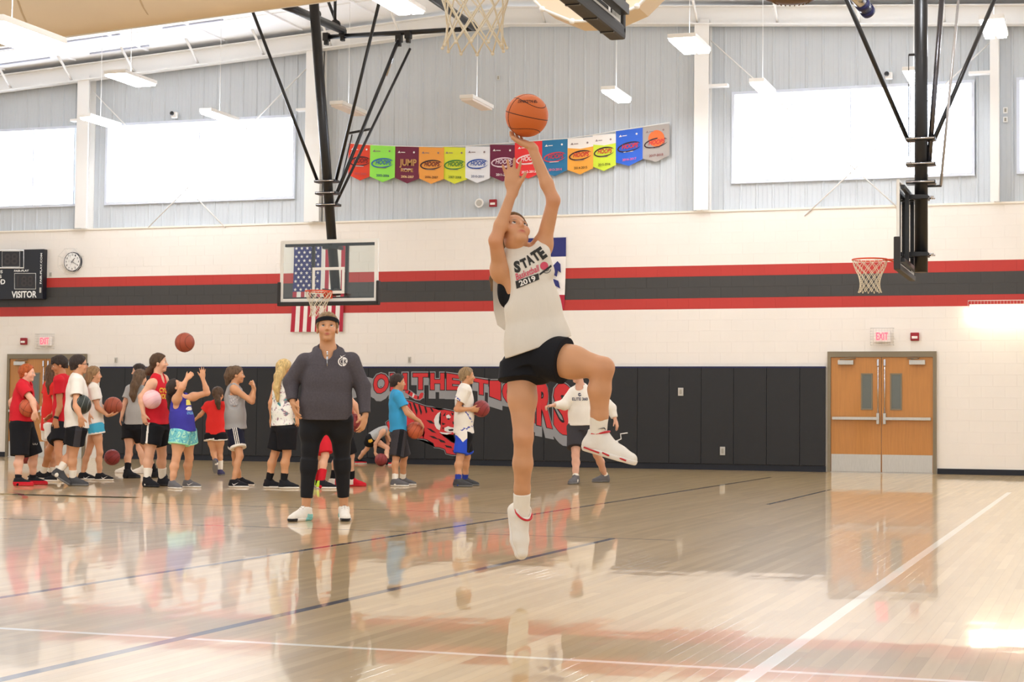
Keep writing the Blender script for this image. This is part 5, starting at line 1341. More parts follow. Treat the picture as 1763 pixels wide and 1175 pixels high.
G.tube(P + (N - P) * .50, P + (N - P) * .82, .133, .128, .02, q=.73, n=j['Fr'], flat=True); G.ell(at(868, 500, 9.52), [.032, .07, .09], None, .03); v, q = G.mesh(); mesh_obj('sports_bra', v, q, blk, JR, smooth=True)
bp = [(849, 478), (848.5, 505), (850, 535), (856, 560), (868, 569), (876, 566), (877, 520), (874, 486)]
mb = MB(); mb.prism([at(u, v, 9.60 + .0035 * (u - 849)) for u, v in bp], fw * .006); mb.build('shirt_back', wht, JR)
m_ink = mat('ink_black', (46, 46, 44), .7); m_pinkink = mat('ink_rose', (206, 76, 100), .7)
Zj = j['Z']; bv = j['bvh']
for n_, (ch, cx_, cy_, r_, h_) in enumerate((('S', 890.3, 459.5, 8, 20.5), ('T', 902.5, 453.5, 24, 17), ('A', 912, 447.5, 30, 17.5), ('T', 922, 441.0, 34, 19), ('E', 932.5, 436, 36, 22))):
    decal('printed_letter', bv, [word(ch, cx_, cy_, 11, h_, r_, .06)], Zj, m_ink, JR)
decal('printed_script', bv, [word('Basketball', 908, 469.5, 45, 11.5, 22, .015, .3)], Zj, m_pinkink, JR, off=.0034)
decal('printed_box', bv, [poly2([(887.2, 484.6), (927, 470.8), (928.6, 481.4), (889.4, 497.6)])], Zj, m_ink, JR)
decal('printed_year', bv, [word('2019', 908, 483.8, 29.5, 9.6, 20, .03)], Zj, m_fwhite, JR, off=.006)
disc_px = lambda x, y, r, n=18, sx=1: poly2([(x + r * sx * math.cos(a), y + r * math.sin(a)) for a in np.linspace(0, 2 * math.pi, n + 1)[:-1]])
decal('printed_ball', bv, [disc_px(937, 458, 7)], Zj, m_pinkink, JR); decal('printed_bar', bv, [poly2([(928.5, 471.5), (949, 456), (950, 459.5), (929.5, 474.5)])], Zj, m_ink, JR, off=.005)
arc_px = lambda x, y, r0, r1, a0, a1, n=14: ([(x + r0 * math.cos(a), y + r0 * math.sin(a)) for a in np.linspace(a0, a1, n)] + [(x + r1 * math.cos(a), y + r1 * math.sin(a)) for a in np.linspace(a0, a1, n)], [(i, i + 1, n + i + 1, n + i) for i in range(n - 1)])
decal('printed_arc', bv, [arc_px(941, 463, 6.5, 8, .1, 2.6), arc_px(941, 463, 3, 4.5, .1, 2.6)], Zj, mat('ink_grey', (120, 116, 112), .7), JR)
for s_ in 'LR':       # red collar line of the shoe and the sock's small tick
    kn, an, fd, fu, fl = j['lg'][s_]; fs = np.cross(fu, fd); mb = MB(); k = j['k']
    mb.tube([an + (fd * math.cos(a) * .052 + fs * math.sin(a) * .045) * k + fu * (.018 + .028 * math.cos(a) * (1 if math.cos(a) > 0 else .5)) for a in np.linspace(0, 2 * math.pi, 25)[:-1]], .0058, 6, closed=True)
    mb.build('red_collar', rub_r, j['shoe' + s_])
kn, an, fd, fu, fl = j['lg']['L']; mb = MB()
c = at(1037, 738, depth_of(an) - .060); e1 = nrm(at(1044, 740.5, depth_of(an) - .060) - c); e2 = np.cross(e1, nrm(CAM - c))
pl = [(-.5, .15), (-.38, -.12), (-.2, -.2), (.5, .28), (-.18, -.05), (-.32, 0)]; mb.prism([c + e1 * (-a) * .042 + e2 * (b) * .040 for a, b in pl], nrm(c - CAM) * .004); mb.build('sock_tick', rub_b, JR)
mb = MB()
fs = np.cross(fu, fd); hl = an - fu * .088 - fd * .07
for a0, a1 in ((.02, .11), (.125, .165), (.20, .26)):
    mb = MB(); p0 = hl + fd * a0 - fs * .048 + fu * .018; p1 = hl + fd * a1 - fs * .051 + fu * .012; mb.tube([p0, p1], .0045, 5); mb.build('sole_accent', rub_r, j['shoeL'])
mb = MB(); p = an + fd * .095 + fu * .0; mb.tube([p, p + fd * .03 + fu * .025, p + fd * .02 + fu * .05, p + fd * .055 + fu * .065], .0035, 6); mb.sphere(p + fd * .01, .011, nu=8, nv=6); mb.build('lace_bow', m_fwhite, j['shoeL'])
c_b = at(907, 199, 9.55); rb = 37 * 9.55 / FPX
vd = nrm(CAM - c_b); rx = nrm(np.cross(UP, vd)); uy = np.cross(vd, rx)
R0 = nrm(uy + rx * .22 + vd * .06); R2 = nrm(vd * .84 + rx * .54); R2 = nrm(R2 - R0 * (R2 @ R0))
tb_, Rb = ball(c_b, rb, m_b1, m_seam_d, 'orange basketball held high on the fingertips of the jumping shooter', (0, 0, 0), True, np.array([R0, np.cross(R2, R0), R2]))
mb = MB(); V_, F_ = text2d('SPALDING', .02); lo, hi = V_.min(0), V_.max(0); q = (V_ - (lo + hi) / 2) / (hi - lo)
P_ = []
for a, b in q:
    th = -(a) * 1.2 + .05; ph = .70 - b * .17; d = (rx * math.sin(th) + vd * math.cos(th)) * math.cos(ph) + uy * math.sin(ph); P_.append(c_b + nrm(d) * (rb + .0012))
mb.add(P_, F_); mb.build('ball_lettering', m_seam_d, tb_)

# ---- the coach
k_hood = mat('hoodie_charcoal', (84, 79, 84), .9, spec=.15, noise=.12, nscale=70, bump=.15, bscale=260)
def coach_shoe(cen, c): return (((cen - c['heel']) @ c['f'] < .10 * c['k']) & ((cen - c['z0']) @ c['u'] < .06)).astype(int)
def coach_sole(cen, c): x = (cen - c['heel']) @ c['f']; return np.where(x < .12, 1, np.where(x > .235, 2, 0))
co = person(dict(label='coach in charcoal hooded sweatshirt and black leggings under the left hoop', h=1.76, vox=.0068, skin='tan', hk=1.13, fat=1.28, baz=-88, head=(563.5, 566, -.02), face=(-84, 10), neck=(565, 605), pelv=(562, 712), sw=.185, hw=.088, nk=1.15, gaze=(.0, .35),
    RS=(525, 623, 0), LS=(604, 623, 0), RH=(538, 724), LH=(586, 724), legf=.90, armf=.86,
    arms=dict(R=dict(e=(502, 658, .02), w=(504, 694, -.08), hd=(513, 722, -.14), n=(10, -10), th=(-60, 0), curl=.3), L=dict(e=(624, 664, .02), w=(629, 716, -.06), hd=(622, 745, -.10), n=(150, 0), th=(-120, 0), curl=.4)),
    legs=dict(R=dict(g=(526, 897), k=(534, 772), faz=-122), L=dict(g=(592, 896), k=(588, 770), faz=-80)),
    brow=(120, 92, 66), hair=dict(style='short', mat=hair_mat('streaked_blond', (142, 112, 78)), vol=.012, band=sh_b),
    shirt=dict(kind='hoodie', name='hooded_sweatshirt', mat=k_hood, ease=.022, q=.86, rings=[(560, 740, .222), (561, 695, .228), (563, 655, .214), (564, 628, .175), (565, 612, .12)], hem=(508, 721.5, 612, 722.5), fold=.0055, ff=15),
    shorts=dict(name='leggings', mat=mat('legging_black', (24, 24, 28), .7, spec=.25), len=1.80, ease=.010, fold=.0015), shoes=dict(up=[sh_w, sh_mint], pat=coach_shoe, sole=[rub_w, sh_mint, rub_b], spat=coach_sole, lace=sh_dg)))
decal('chest_tick', co['bvh'], [tick(590.5, 613.5, 10)], co['Z'], m_fwhite, co['root'])
decal('chest_logo', co['bvh'], [arc_px(590, 623, 6.2, 8.2, 1.7, 4.6), arc_px(590, 623, 3.6, 4.4, 1.7, 4.6), poly2([(590, 615.5), (594, 615.5), (597.5, 618), (598.5, 622), (597, 627), (593.5, 630.5), (590, 631)])], co['Z'], m_fwhite, co['root'], off=.005)
decal('logo_letter', co['bvh'], [word('K', 594.8, 623, 5.5, 8, 0, .03)], co['Z'], k_hood, co['root'], off=.008)
mb = MB(); c = at(563.5, 611, co['Z'] - .19); mb.tube([c + EZ * .03, c - EZ * .02], .006, 6); mb.rbox(c - EZ * .03, (.014, .01, .03), .003); mb.tube([c - EZ * .04, c - EZ * .10], .003, 6); mb.build('zip_pull', m_chrome, co['root'])

kids = []
def kid(**s): r = person(s); kids.append(r); return r
br = lambda nm, c: hair_mat(nm, c)
H_red = br('ginger', (178, 88, 42)); H_br = br('brown', (84, 62, 44)); H_dk = br('dark', (56, 45, 40)); H_lb = br('light_brown', (150, 118, 82)); H_bl = br('blond', (206, 176, 118)); H_sand = br('sandy', (150, 124, 90)); H_mid = br('mid_brown', (104, 82, 62))

r1 = kid(label='red haired boy in red tee and long black shorts holding a ball at his hip', h=1.52, skin='pink', fat=1.22, baz=2, head=(47.5, 643), face=(2, -2), neck=(42, 661), pelv=(37.5, 729), sw=.17, legf=.98,
    arms=dict(R=dict(e=(56, 690, -.27), w=(61, 711, -.33), hd=(56, 726, -.30), n=(95, 0), th=(0, 0), curl=.5), L=dict(e=(20, 692, .12), w=(22, 712, .16))),
    legs=dict(R=dict(g=(31, 837), k=(34, 786), faz=8), L=dict(g=(56, 835), k=(58, 784), faz=2)), hair=dict(style='short', mat=H_red, vol=.012), brow=(150, 90, 60),
    shirt=dict(kind='tee', mat=red, ease=.022, hem=(12, 724, 62, 726), slv=.62, q=.84), shorts=dict(mat=blk, len=.98, ease=.034, fl=1.4), shoes=dict(up=[sh_b, sh_r], pat=sole_toe, sole=rub_r), socks=dict(mat=sockb, hgt=.06))
b_at('r1', 50, 702, r1['Z'] - .17, 33.5, m_b6, m_seam_d, 'tan basketball tucked under the red haired boy\'s arm', (20, 30, 10))
mb = MB()
decal('shorts_tick', r1['sbvh'], [word('UU', 60.5, 765, 8, 3, 0, .02)], r1['Z'], m_plate, r1['root'])

r3 = kid(label='dark haired boy in red tee looking down left, black watch on his wrist', h=1.66, skin='bronze', baz=176, head=(101.5, 629), face=(196, -18), neck=(107, 650), pelv=(107, 733), sw=.16,
    arms=dict(L=dict(e=(103, 700, -.16), w=(95.5, 723, -.2), hd=(99, 749, -.22), n=(80, 0), th=(180, 0), curl=.3), R=dict(e=(98, 702, .12), w=(90, 715, -.02), hd=(76, 724, -.08), n=(-60, -50), th=(180, 30), curl=.3)),
    legs=dict(L=dict(g=(102, 830), k=(100, 777), faz=178), R=dict(g=(74, 826), k=(84, 776), faz=186)), hair=dict(style='short', mat=H_dk, vol=.016, fringe=True), socks=dict(mat=sockw, hgt=.13),
    shirt=dict(kind='tee', mat=red, ease=.018, hem=(88, 734, 126, 736), slv=.52), shorts=dict(mat=blk, len=.62, ease=.028, fl=1.6), shoes=S_blackwhite)
r2 = kid(label='long haired girl in a scarlet shirt, mostly hidden behind the dark haired boy in red', h=1.5, skin='mid', baz=35, Z=r3['Z'] + .55, head=(92, 642), face=(40, -8), neck=(88, 661), pelv=(86, 731), sw=.15,
    arms=dict(L=dict(e=(77, 690, .05), w=(80, 712, .05)), R=dict(e=(95, 692), w=(94, 714))), legs=dict(R=dict(g=(92, 826), k=(91, 778), faz=30), L=dict(g=(86, 824), k=(86, 777), faz=30)),
    hair=dict(style='long', mat=br('chestnut', (96, 68, 46)), vol=.016, tail=[(86, 646, -.07), (85, 662, -.10), (86, 682, -.10)], tr=[.055, .050, .028]), shirt=dict(kind='tee', mat=red2, ease=.018, hemd=.10), shorts=dict(mat=wht, len=.5), socks=dict(mat=sockw, hgt=.1), shoes=S_blackwhite)

mb = MB(); e, w = r3['arms']['L']; d = nrm(w - e); u_, v_ = perp(d); c = w - d * .03
for o in (-.009, 0, .009): mb.tube([c + d * o + (u_ * math.cos(a) + v_ * math.sin(a)) * .031 for a in np.linspace(0, 2 * math.pi, 17)[:-1]], .006, 6, closed=True)
mb.build('wrist_watch', rub_b, r3['root'])

r4 = kid(label='dark haired boy in a white tee and grey sided shorts carrying a black ball', h=1.66, skin='mid', fat=1.1, baz=15, head=(136.5, 628.5), face=(22, 0), neck=(132.5, 650), pelv=(131.5, 737), sw=.17,
    arms=dict(R=dict(e=(131, 700, -.30), w=(139, 719, -.36), hd=(141, 736, -.33), n=(110, 0), th=(0, 0), curl=.45), L=dict(e=(148, 694, .14), w=(150, 712, .14))),
    legs=dict(R=dict(g=(125, 837), k=(126, 782), faz=-8), L=dict(a=(102, 812, -.05), k=(121, 784, .05), faz=5, fel=-32)), hair=dict(style='short', mat=H_dk, vol=.012), socks=dict(mat=sockw, hgt=.12),
    shirt=dict(kind='tee', mat=wht, ease=.024, hem=(108, 736, 156, 738), slv=.6, q=.82), shorts=dict(vox=.005, mat=[blk, dgry], len=.60, ease=.028, pat=side_stripe('R', [.02], .085)), shoes=S_dgrey)
b_at('r4', 139.7, 697, r4['Z'] - .20, 34.5, m_b4, m_seam_l, 'black basketball under the arm of the boy in the white tee', (60, 20, 40))
mb = MB(); hp = r4['hp']; mb.tube([hp(-.02, -.079, .01), hp(.085, -.058, .008)], .003, 5)
for b in (-1, 1): mb.tube([hp(.102, b * .032 + .022 * math.cos(a), .005 + .016 * math.sin(a)) for a in np.linspace(0, 2 * math.pi, 13)[:-1]], .003, 5, closed=True)
mb.build('glasses', rub_b, r4['root'])

r5 = kid(label='wavy haired girl in a white tee and turquoise shorts with a ball on her palm', h=1.52, skin='mid', baz=12, head=(162.5, 646), face=(14, 0), neck=(161, 664), pelv=(165, 731), sw=.15, fat=.95,
    arms=dict(R=dict(e=(168, 702, -.16), w=(186, 716, -.14), hd=(203, 713, -.10), n=(90, 75), th=(-90, 10), curl=.25), L=dict(e=(172, 698, .12), w=(186, 712, .10), hd=(198, 714, .06), n=(90, 80), th=(90, 0))),
    legs=dict(R=dict(g=(171, 828), k=(172, 780), faz=4), L=dict(g=(142, 827), k=(152, 779), faz=4)), hair=dict(style='long', mat=H_lb, vol=.018, tail=[(157, 646, .0), (152, 658, .0), (150.5, 672, 0), (152, 680, 0)], tr=[.066, .066, .052, .02]), legf=.92,
    shirt=dict(kind='tee', mat=wht, ease=.020, hem=(148, 731, 184, 730), slv=.62), shorts=dict(mat=[cloth('turquoise', (70, 168, 200)), wht], len=.28, ease=.026, fl=2.0, pat=trim(.022)), shoes=S_blackwhite, socks=dict(mat=sockb, hgt=.02))
b_at('r5', 194.8, 699.5, r5['Z'] - .04, 31.5, m_b2, m_seam_d, 'brown basketball resting on the palm of the wavy haired girl', (80, 10, 20))
b_at('f5', 193, 788, 25, 27.5, m_b3, m_seam_d, 'dark red basketball bouncing low between the white tee girl and grey tee girl', (30, 50, 20))
b_at('f1', 44, 786, 24, 26, m_b3, m_seam_d, 'dark red basketball on the floor, mostly hidden behind the red haired boy\'s legs', (10, 20, 60))

r7 = kid(label='person facing left in white shoes, hidden behind the girl in the grey tee', h=1.6, skin='fair', baz=178, head=(238, 640), face=(180, -5), neck=(241, 657), pelv=(238, 728), sw=.15,
    arms=dict(L=dict(e=(240, 690), w=(234, 710)), R=dict(e=(238, 690), w=(232, 708))), legs=dict(L=dict(g=(220, 815), k=(222, 772), faz=178), R=dict(g=(248, 816), k=(240, 772), faz=178)), hair=dict(style='short', mat=H_dk, vol=.014), shirt=dict(kind='tee', mat=dgry), shorts=dict(mat=blk, len=.6), shoes=dict(up=sh_w, sole=rub_w), socks=dict(mat=sockw, hgt=.05))
r6 = kid(label='girl with a long brown ponytail in a light grey tee and black shorts', h=1.54, skin='fair', baz=62, head=(242, 651), face=(60, -4), neck=(238, 668), pelv=(231, 734), sw=.155,
    arms=dict(L=dict(e=(213, 699, .0), w=(210, 716, -.04), hd=(206, 730, -.05), n=(0, 0), th=(90, 0)), R=dict(e=(252, 700), w=(256, 716))), legs=dict(L=dict(g=(219, 824), k=(222, 778), faz=30), R=dict(g=(266, 823), k=(254, 778), faz=30)),
    hair=dict(style='long', mat=H_mid, vol=.016, tail=[(237, 650, -.08), (232, 664, -.12), (229, 680, -.13), (230, 690, -.12)], tr=[.066, .064, .052, .026]), shirt=dict(kind='tee', mat=lgry, ease=.022, hem=(212, 731, 252, 731), slv=.6), shorts=dict(mat=blk, len=.5, ease=.03), shoes=dict(up=sh_b, sole=rub_b, lace=sh_b, high=.03), socks=dict(mat=sockb, hgt=.14))

r8 = kid(label='tall girl in red tank top and black shorts, pink ball under her arm', h=1.66, skin='fair', fat=1.16, baz=-14, head=(274.5, 625.5), face=(2, 2), neck=(272, 648), pelv=(268, 734), sw=.17, legf=1.0,
    arms=dict(R=dict(e=(243, 684, -.22), w=(247, 713, -.26), hd=(250, 731, -.25), n=(60, 0), th=(-20, 0), curl=.3), L=dict(e=(288, 690, .12), w=(292, 712, .10))), legs=dict(R=dict(g=(253, 839), k=(257, 784), faz=-35), L=dict(g=(279, 837), k=(279, 783), faz=-25)),
    hair=dict(style='short', mat=H_br, vol=.010, tail=[(262, 634, .03), (256.5, 639.5, .03), (255, 642, .03)], tr=[.045, .052, .04]), RS=(262, 660, -.15),
    shirt=dict(kind='tank', mat=red, ease=.022, hem=(238, 729, 296, 731), arm=.07, q=.80, nd=.03), shorts=dict(vox=.005, mat=[blk, wht], len=.62, ease=.034, fl=1.3, pat=side_stripe('R', [.0], .026)), shoes=dict(up=sh_b, sole=rub_b, lace=sh_b, high=.02), socks=dict(mat=sockw, hgt=.15))
b_at('r8', 261, 688, r8['Z'] - .19, 33.5, m_b5, m_seam_p, 'pink basketball under the arm of the girl in the red tank', (40, 60, 10))
m_yel = mat('ink_yellow', (240, 190, 60), .7)
decal('tank_print', r8['bvh'], [word('CYCL', 283, 672.5, 17, 8.5, -4, .04), word('VOLLE', 283.5, 683, 18, 9, -4, .04)], r8['Z'], m_yel, r8['root'])

tdA = tiedye('tie_dye_aqua', [(60, 130, 160), (120, 200, 196), (90, 170, 190), (190, 236, 200), (110, 190, 200)], 22)
r9 = kid(label='girl in blue tank and aqua shorts reaching up for the flying ball', h=1.42, skin='mid', fat=1.22, baz=-20, head=(303.5, 667), face=(5, 48), neck=(309, 684), pelv=(315, 742), sw=.165,
    arms=dict(R=dict(e=(313, 668, -.20), w=(322, 652, -.16), hd=(331, 643, -.12), n=(60, 30), th=(180, 20), curl=.7), L=dict(e=(357, 677, .06), w=(349, 651, .04), hd=(349, 633, .03), n=(-95, 10), th=(180, 0), curl=.15, spread=.28)), RS=(303, 689, -.12), LS=(331, 684, .10),
    legs=dict(R=dict(g=(296, 842), k=(303, 791), faz=-40), L=dict(g=(322, 840), k=(326, 789), faz=-6)), hair=dict(style='short', mat=H_dk, vol=.012, tail=[(293, 668, .05), (292, 684, .08), (294, 702, .09), (296, 716, .08)], tr=[.04, .042, .036, .02]),
    shirt=dict(kind='tank', mat=cloth('royal_blue', (62, 58, 152)), ease=.024, hem=(288, 742, 342, 743), arm=.066, q=.84), shorts=dict(mat=[tdA, cloth('mint', (170, 236, 196))], len=.44, ease=.034, fl=1.5, pat=trim(.016)), shoes=dict(up=sh_g, sole=rub_w, lace=sh_g))
b_at('air', 318, 590, r9['Z'] + .6, 34, m_b2, m_seam_d, 'brown basketball flying above the girl in the blue tank', (84, 0, 0))
decal('tank_print', r9['bvh'], [poly2([(320.5, 688.5), (334, 688), (334, 697.5), (320.5, 698)])], r9['Z'], mat('ink_lemon', (236, 222, 110), .7), r9['root'])
decal('tank_arc', r9['bvh'], [arc_px(326, 706.5, 3.6, 6.2, 3.3, 6.2), poly2([(322, 707), (326, 701), (330, 707)]), word('CAMP', 331, 703, 6, 4.5, 0, .03)], r9['Z'], m_fwhite, r9['root'])
decal('tank_words', r9['bvh'], [word('CYCLONE', 329, 711.5, 14, 4.5, 0, .03)], r9['Z'], mat('ink_sky', (130, 196, 236), .7), r9['root'])

r10 = kid(label='small girl in a red tee running away from the camera, ponytail down her back', h=1.34, skin='tan', baz=86, Z=None, head=(375.5, 680), face=(76, 0), neck=(372, 695), pelv=(371, 747), sw=.155, hk=.98,
    arms=dict(L=dict(e=(347, 713, .02), w=(337, 722, .10)), R=dict(e=(388, 712, .08), w=(384, 722, .22))), legs=dict(R=dict(g=(379, 819), k=(379, 777), faz=80), L=dict(a=(371, 795, -.18), k=(367, 778, -.02), faz=90, fel=-72)),
    hair=dict(style='short', mat=H_br, vol=.012, tail=[(374, 684, -.10), (375, 693, -.13), (377, 704, -.13)], tr=[.042, .040, .022], tie=None), shirt=dict(kind='tee', mat=red2, ease=.022, hem=(350, 747, 392, 749), slv=.62), shorts=dict(mat=[blk, wht], len=.30, ease=.030, fl=1.8, pat=trim(.018)),
    socks=dict(L=dict(mat=sockw, hgt=.03), R=dict(mat=sockw, hgt=.16)), shoes=dict(up=cloth('shoe_indigo', (66, 64, 96)), sole=rub_g))

def bra_pat(cen, c): return np.zeros(len(cen), int)
def hem_white(cen, c): m = side_stripe('R', [-.022, 0, .022], .010)(cen, c); m[leg_coord(cen, c) < .030] = 1; return m
r11 = kid(label='girl in a loose grey tank and navy striped shorts raising her fist', h=1.53, skin='tan', baz=6, head=(408, 646), face=(6, 0), neck=(403, 665), pelv=(406, 742), sw=.155, fat=.95, legf=.95,
    arms=dict(R=dict(e=(434, 692, -.18), w=(438, 669, -.17), hd=(435, 655, -.17), n=(180, 0), th=(-90, 0), curl=1.5), L=dict(e=(430, 690, .16), w=(436, 672, .15), hd=(434, 660, .15), n=(180, 0), th=(90, 0), curl=1.3)),
    legs=dict(R=dict(g=(402, 840), k=(413, 786), faz=-4), L=dict(g=(412, 837), k=(405, 785), faz=2)), hair=dict(style='short', mat=H_mid, vol=.012, tail=[(396, 638, 0), (392, 648, 0), (391, 662, 0)], tr=[.052, .046, .024]),
    shirt=dict(kind='tank', mat=gry, ease=.026, hem=(384, 740, 430, 738), arm=.105, adrop=.075, ain=.045, q=.88), shorts=dict(vox=.0045, mat=[navy, wht], len=.66, ease=.026, fl=1.6, pat=hem_white), shoes=S_blackwhite)
G = Field(r11['P'] - .25, r11['N'] + .25, .0085); P, N = r11['P'], r11['N']
G.tube(P + (N - P) * .56, P + (N - P) * .80, .124, .128, .02, q=.76, n=r11['Fr'], flat=True); v, q = G.mesh(); mesh_obj('sports_bra', v, q, tiedye('bra_print', [(226, 224, 222), (150, 150, 156), (232, 230, 228)], 60), r11['root'], smooth=True)

tdB = tiedye('tie_dye_floral', [(70, 140, 146), (232, 232, 222), (236, 236, 228), (236, 234, 226), (234, 232, 226), (150, 96, 116), (84, 160, 160)], 13)
r12 = kid(label='blond girl with a long ponytail in a floral tie dye top behind the coach', h=1.56, skin='tan', baz=34, head=(490.5, 635.5), face=(38, 0), neck=(487, 656), pelv=(489, 736), sw=.165, fat=1.1,
    arms=dict(L=dict(e=(467, 694, .02), w=(468, 720, .06)), R=dict(e=(510, 694), w=(512, 716))), legs=dict(L=dict(g=(462, 841), k=(473, 783), faz=10), R=dict(g=(488, 842), k=(494, 782), faz=6)),
    hair=dict(style='long', mat=H_bl, vol=.014, tail=[(484, 634, -.07), (479, 648, -.12), (476, 668, -.15), (478, 690, -.15)], tr=[.05, .052, .045, .02]), shirt=dict(kind='tank', mat=tdB, ease=.026, hem=(462, 734, 518, 730), arm=.058, q=.84), shorts=dict(mat=blk, len=.82, ease=.034, fl=1.3), shoes=dict(up=sh_b, sole=rub_w, high=.012), socks=dict(mat=sockb, hgt=.12))

r14 = kid(label='player in red and white shoes holding a maroon ball, hidden behind the coach', h=1.55, skin='fair', baz=0, head=(588, 644), face=(0, 0), neck=(586, 663), pelv=(592, 740), sw=.16,
    arms=dict(R=dict(e=(611, 697, -.18), w=(618, 714, -.16), hd=(617, 730, -.13), n=(180, 0), th=(90, 0), curl=.4), L=dict(e=(604, 700, .14), w=(612, 715, .12))), legs=dict(R=dict(g=(605, 838), k=(604, 785), faz=0), L=dict(g=(573, 838), k=(582, 785), faz=5)),
    hair=dict(style='short', mat=H_br), shirt=dict(kind='tee', mat=red2, hemd=.08), shorts=dict(mat=blk, len=.92, ease=.026), shoes=dict(up=[sh_r, sh_w], pat=lambda cen, c: ((cen - c['heel']) @ c['f'] < .10 * c['k']).astype(int), sole=rub_r), socks=dict(mat=sockb, hgt=.13))
b_at('r14', 609, 728.5, r14['Z'] - .06, 32, m_b3, m_seam_d, 'maroon basketball half hidden behind the coach\'s sleeve', (30, 20, 50))
r15 = kid(label='player in red shorts and red socks seen between the coach\'s legs', h=1.55, skin='fair', baz=0, head=(556, 643), face=(0, 0), neck=(553, 662), pelv=(556, 738), sw=.15, arms=dict(R=dict(e=(552, 698), w=(556, 716)), L=dict(e=(560, 698), w=(566, 714))),
    legs=dict(R=dict(g=(553, 842), k=(560, 785), faz=-2), L=dict(g=(546, 839), k=(548, 785), faz=0)), hair=dict(style='short', mat=H_dk), shirt=dict(kind='tee', mat=wht, hemd=.08), shorts=dict(mat=red, len=.90, ease=.026), shoes=dict(up=[sh_b, lime], pat=lambda cen, c: ((cen - c['heel']) @ c['f'] < .05 * c['k']).astype(int), sole=rub_w), socks=dict(mat=sockr, hgt=.17))

r16 = kid(label='bent over boy in a grey tank picking up a ball by the far pads', h=1.38, skin='fair', baz=0, head=(675, 752), face=(0, -62), neck=(664, 739), pelv=(641, 754), sw=.15,
    arms=dict(R=dict(e=(646, 764, -.14), w=(646, 781, -.10), hd=(652, 791, -.08), n=(60, 0), th=(0, 0), curl=.4), L=dict(e=(668, 764, .12), w=(664, 780, .10), hd=(660, 789, .08), n=(180, 0), th=(0, 0))), RS=(660, 743, -.13), LS=(664, 742, .12),
    legs=dict(R=dict(g=(616, 799), k=(632, 773), faz=6), L=dict(g=(666, 801), k=(667, 772), faz=0)), hair=dict(style='short', mat=H_bl), shirt=dict(kind='tank', mat=lgry, ease=.02, hemd=.02, arm=.06), shorts=dict(mat=blk, len=.5, ease=.026), shoes=dict(up=[sh_b, sh_r], pat=sole_toe, sole=rub_w), socks=dict(mat=sockb, hgt=.05))
decal('shorts_emblem', r16['sbvh'], [poly2([(634, 758), (640, 756), (642, 760), (638, 763), (634, 762)])], r16['Z'], m_yel, r16['root'])
b_at('r16', 656, 792, r16['Z'] - .02, 22, m_b3, m_seam_d, 'maroon basketball on the floor under the bent boy\'s hands', (50, 10, 30), floor_z=0)

r17 = kid(label='dark haired boy in sky blue tee holding a ball at his waist', h=1.46, skin='tan', baz=12, head=(685.5, 659), face=(14, -2), neck=(682.5, 677), pelv=(686, 744), sw=.165, fat=1.0,
    arms=dict(R=dict(e=(701, 712, -.17), w=(723, 726, -.12), hd=(732, 739, -.07), n=(180, -20), th=(90, 20), curl=.45), L=dict(e=(706, 712, .12), w=(720, 728, .12), hd=(728, 742, .10), n=(-120, 0), th=(-90, 30), curl=.4)),
    legs=dict(R=dict(g=(680, 838), k=(682, 788), faz=0), L=dict(g=(693, 836), k=(696, 787), faz=6)), hair=dict(style='short', mat=H_dk, vol=.013), socks=dict(mat=sockw, hgt=.09),
    shirt=dict(kind='tee', mat=cloth('sky_blue', (62, 158, 208)), ease=.022, hem=(662, 743, 706, 747), slv=.62), shorts=dict(vox=.005, mat=[dgry, blk], len=.96, ease=.026, fl=1.5, pat=side_stripe('R', [.015], .06)), shoes=dict(up=sh_g, sole=rub_w, lace=sh_dg))
b_at('r17', 714.5, 741.5, r17['Z'] - .02, 30, m_b6, m_seam_d, 'orange brown basketball held low by the boy in sky blue', (70, 30, 20))

def splash(cen, c):
    x = (cen - c['P']) @ c['Fr']; z = (cen - c['P']) @ c['ax']; y = (cen - c['P']) @ c['S']
    n = np.sin(x * 90 + z * 40) * np.sin(z * 110 - x * 30 + y * 50) + .5 * np.sin(x * 210 + y * 90) * np.sin(z * 190)
    band = np.exp(-((z - .30 + x * 1.5) / .030) ** 2) * (z > .16) + np.exp(-((z - .075 - x * .3) / .022) ** 2) * (x > -.06) * .95
    return (n * .55 + 1.5 * band > 1.2).astype(int)
def wht_shorts(cen, c):
    q = cen - c['hip']['R']; d = nrm(c['lg']['R'][0] - c['hip']['R']); x = q @ c['Fr']; t = q @ d; m = np.zeros(len(cen), int); L = np.linalg.norm(c['lg']['R'][0] - c['hip']['R']) * c['ln']
    near = (q @ c['S'] < .04) & (x < .022)
    m[near] = 1; m[near & (t < .10 - np.abs(x + .035) * 1.1)] = 2; m[leg_coord(cen, c) < .028] = 1; return m
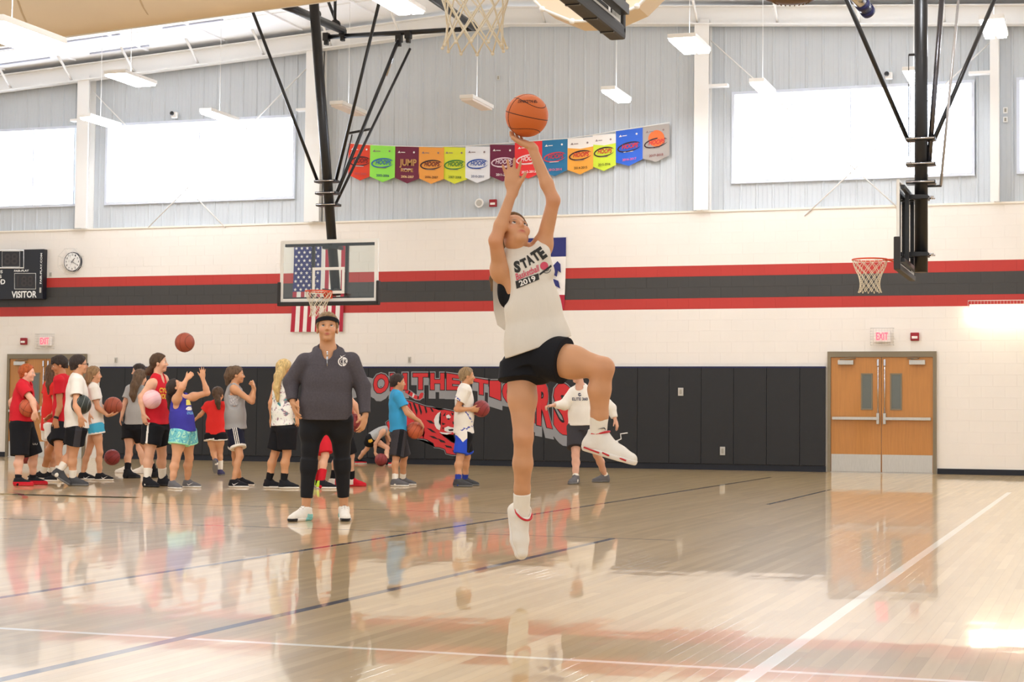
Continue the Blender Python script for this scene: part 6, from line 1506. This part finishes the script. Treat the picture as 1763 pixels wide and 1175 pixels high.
r18 = kid(label='sandy haired boy in blue splashed white tee, ball at his chest', h=1.55, skin='tan', baz=10, head=(804.5, 648), face=(10, 0), neck=(800, 667), pelv=(798, 747), sw=.165, fat=1.02,
    arms=dict(R=dict(e=(786, 705, -.17), w=(810, 705, -.16), hd=(824, 707, -.13), n=(30, 0), th=(0, 70), curl=.3, spread=.2), L=dict(e=(800, 706, .13), w=(816, 710, .12), hd=(828, 712, .10), n=(-90, 0), th=(0, 60), curl=.4)),
    legs=dict(R=dict(g=(788, 839), k=(792, 788), faz=2), L=dict(g=(800, 837), k=(804, 787), faz=6)), hair=dict(style='short', mat=H_sand, vol=.010), socks=dict(mat=sockbl, hgt=.085),
    shirt=dict(kind='tee', vox=.0045, mat=[wht, cloth('splash_blue', (84, 92, 170))], ease=.024, hem=(774, 746, 820, 746), slv=.62, q=.80, pat=splash), shorts=dict(vox=.0045, mat=[blk, cloth('short_blue', (46, 78, 196)), wht], len=.84, ease=.026, fl=1.4, pat=wht_shorts), shoes=dict(up=sh_dg, sole=rub_g, lace=sh_dg))
b_at('r18', 828.5, 704, r18['Z'] - .02, 29.5, m_b3, m_seam_d, 'maroon basketball held at the chest of the sandy haired boy', (40, 40, 10))

r19 = kid(label='man in a white long sleeved ELITE 360 top behind the shooter\'s raised knee', h=1.78, skin='pink', skv=.86, fat=1.12, baz=-108, head=(994.5, 645), face=(-146, -8), neck=(1000, 668), pelv=(1002, 735), sw=.165, legf=.9,
    RS=(988, 677, 0), LS=(1024, 675, 0),
    arms=dict(R=dict(e=(972, 697, -.05), w=(953, 698, -.12), hd=(942, 700, -.14), n=(0, -60), th=(0, 60), curl=.9), L=dict(e=(1052, 703, .02), w=(1059, 722, -.02), hd=(1064, 738, -.03), n=(150, 0), th=(-120, 0), curl=.3)),
    legs=dict(R=dict(g=(991, 834), k=(991, 785), faz=-115), L=dict(g=(1042, 831), k=(1028, 784), faz=-148)), hair=dict(style='short', mat=br('grey', (120, 112, 104)), vol=.006),
    shirt=dict(kind='long', mat=wht, ease=.024, hem=(980, 733, 1034, 731), q=.8, nd=.0), shorts=dict(mat=dgry, len=.72, ease=.036, fl=1.4), socks=dict(mat=sockw, hgt=.045), shoes=dict(up=sh_g, sole=rub_g, lace=sh_dg))
decal('chest_words', r19['bvh'], [word('ELITE 360', 998.5, 687.5, 27, 5.4, 0, .03)], r19['Z'], mat('ink_navy', (50, 54, 84), .7), r19['root'])
decal('chest_emblem', r19['bvh'], [arc_px(998, 679.8, 1.6, 3.0, 0, 5.6), poly2([(997.4, 677), (998.6, 677), (998.6, 683), (997.4, 683)])], r19['Z'], mat('ink_navy', (50, 54, 84), .7), r19['root'])
# small ticks on a few shoes
for r_, s_, pos_ in ((r5, 'R', (180, 823)), (r5, 'L', (149, 823)), (r9, 'L', (327, 834)), (r11, 'R', (405, 834))):
    decal('shoe_tick', r_['shoebvh' + s_], [tick(pos_[0], pos_[1], 11)], r_['Z'], m_fwhite, r_['shoe' + s_])
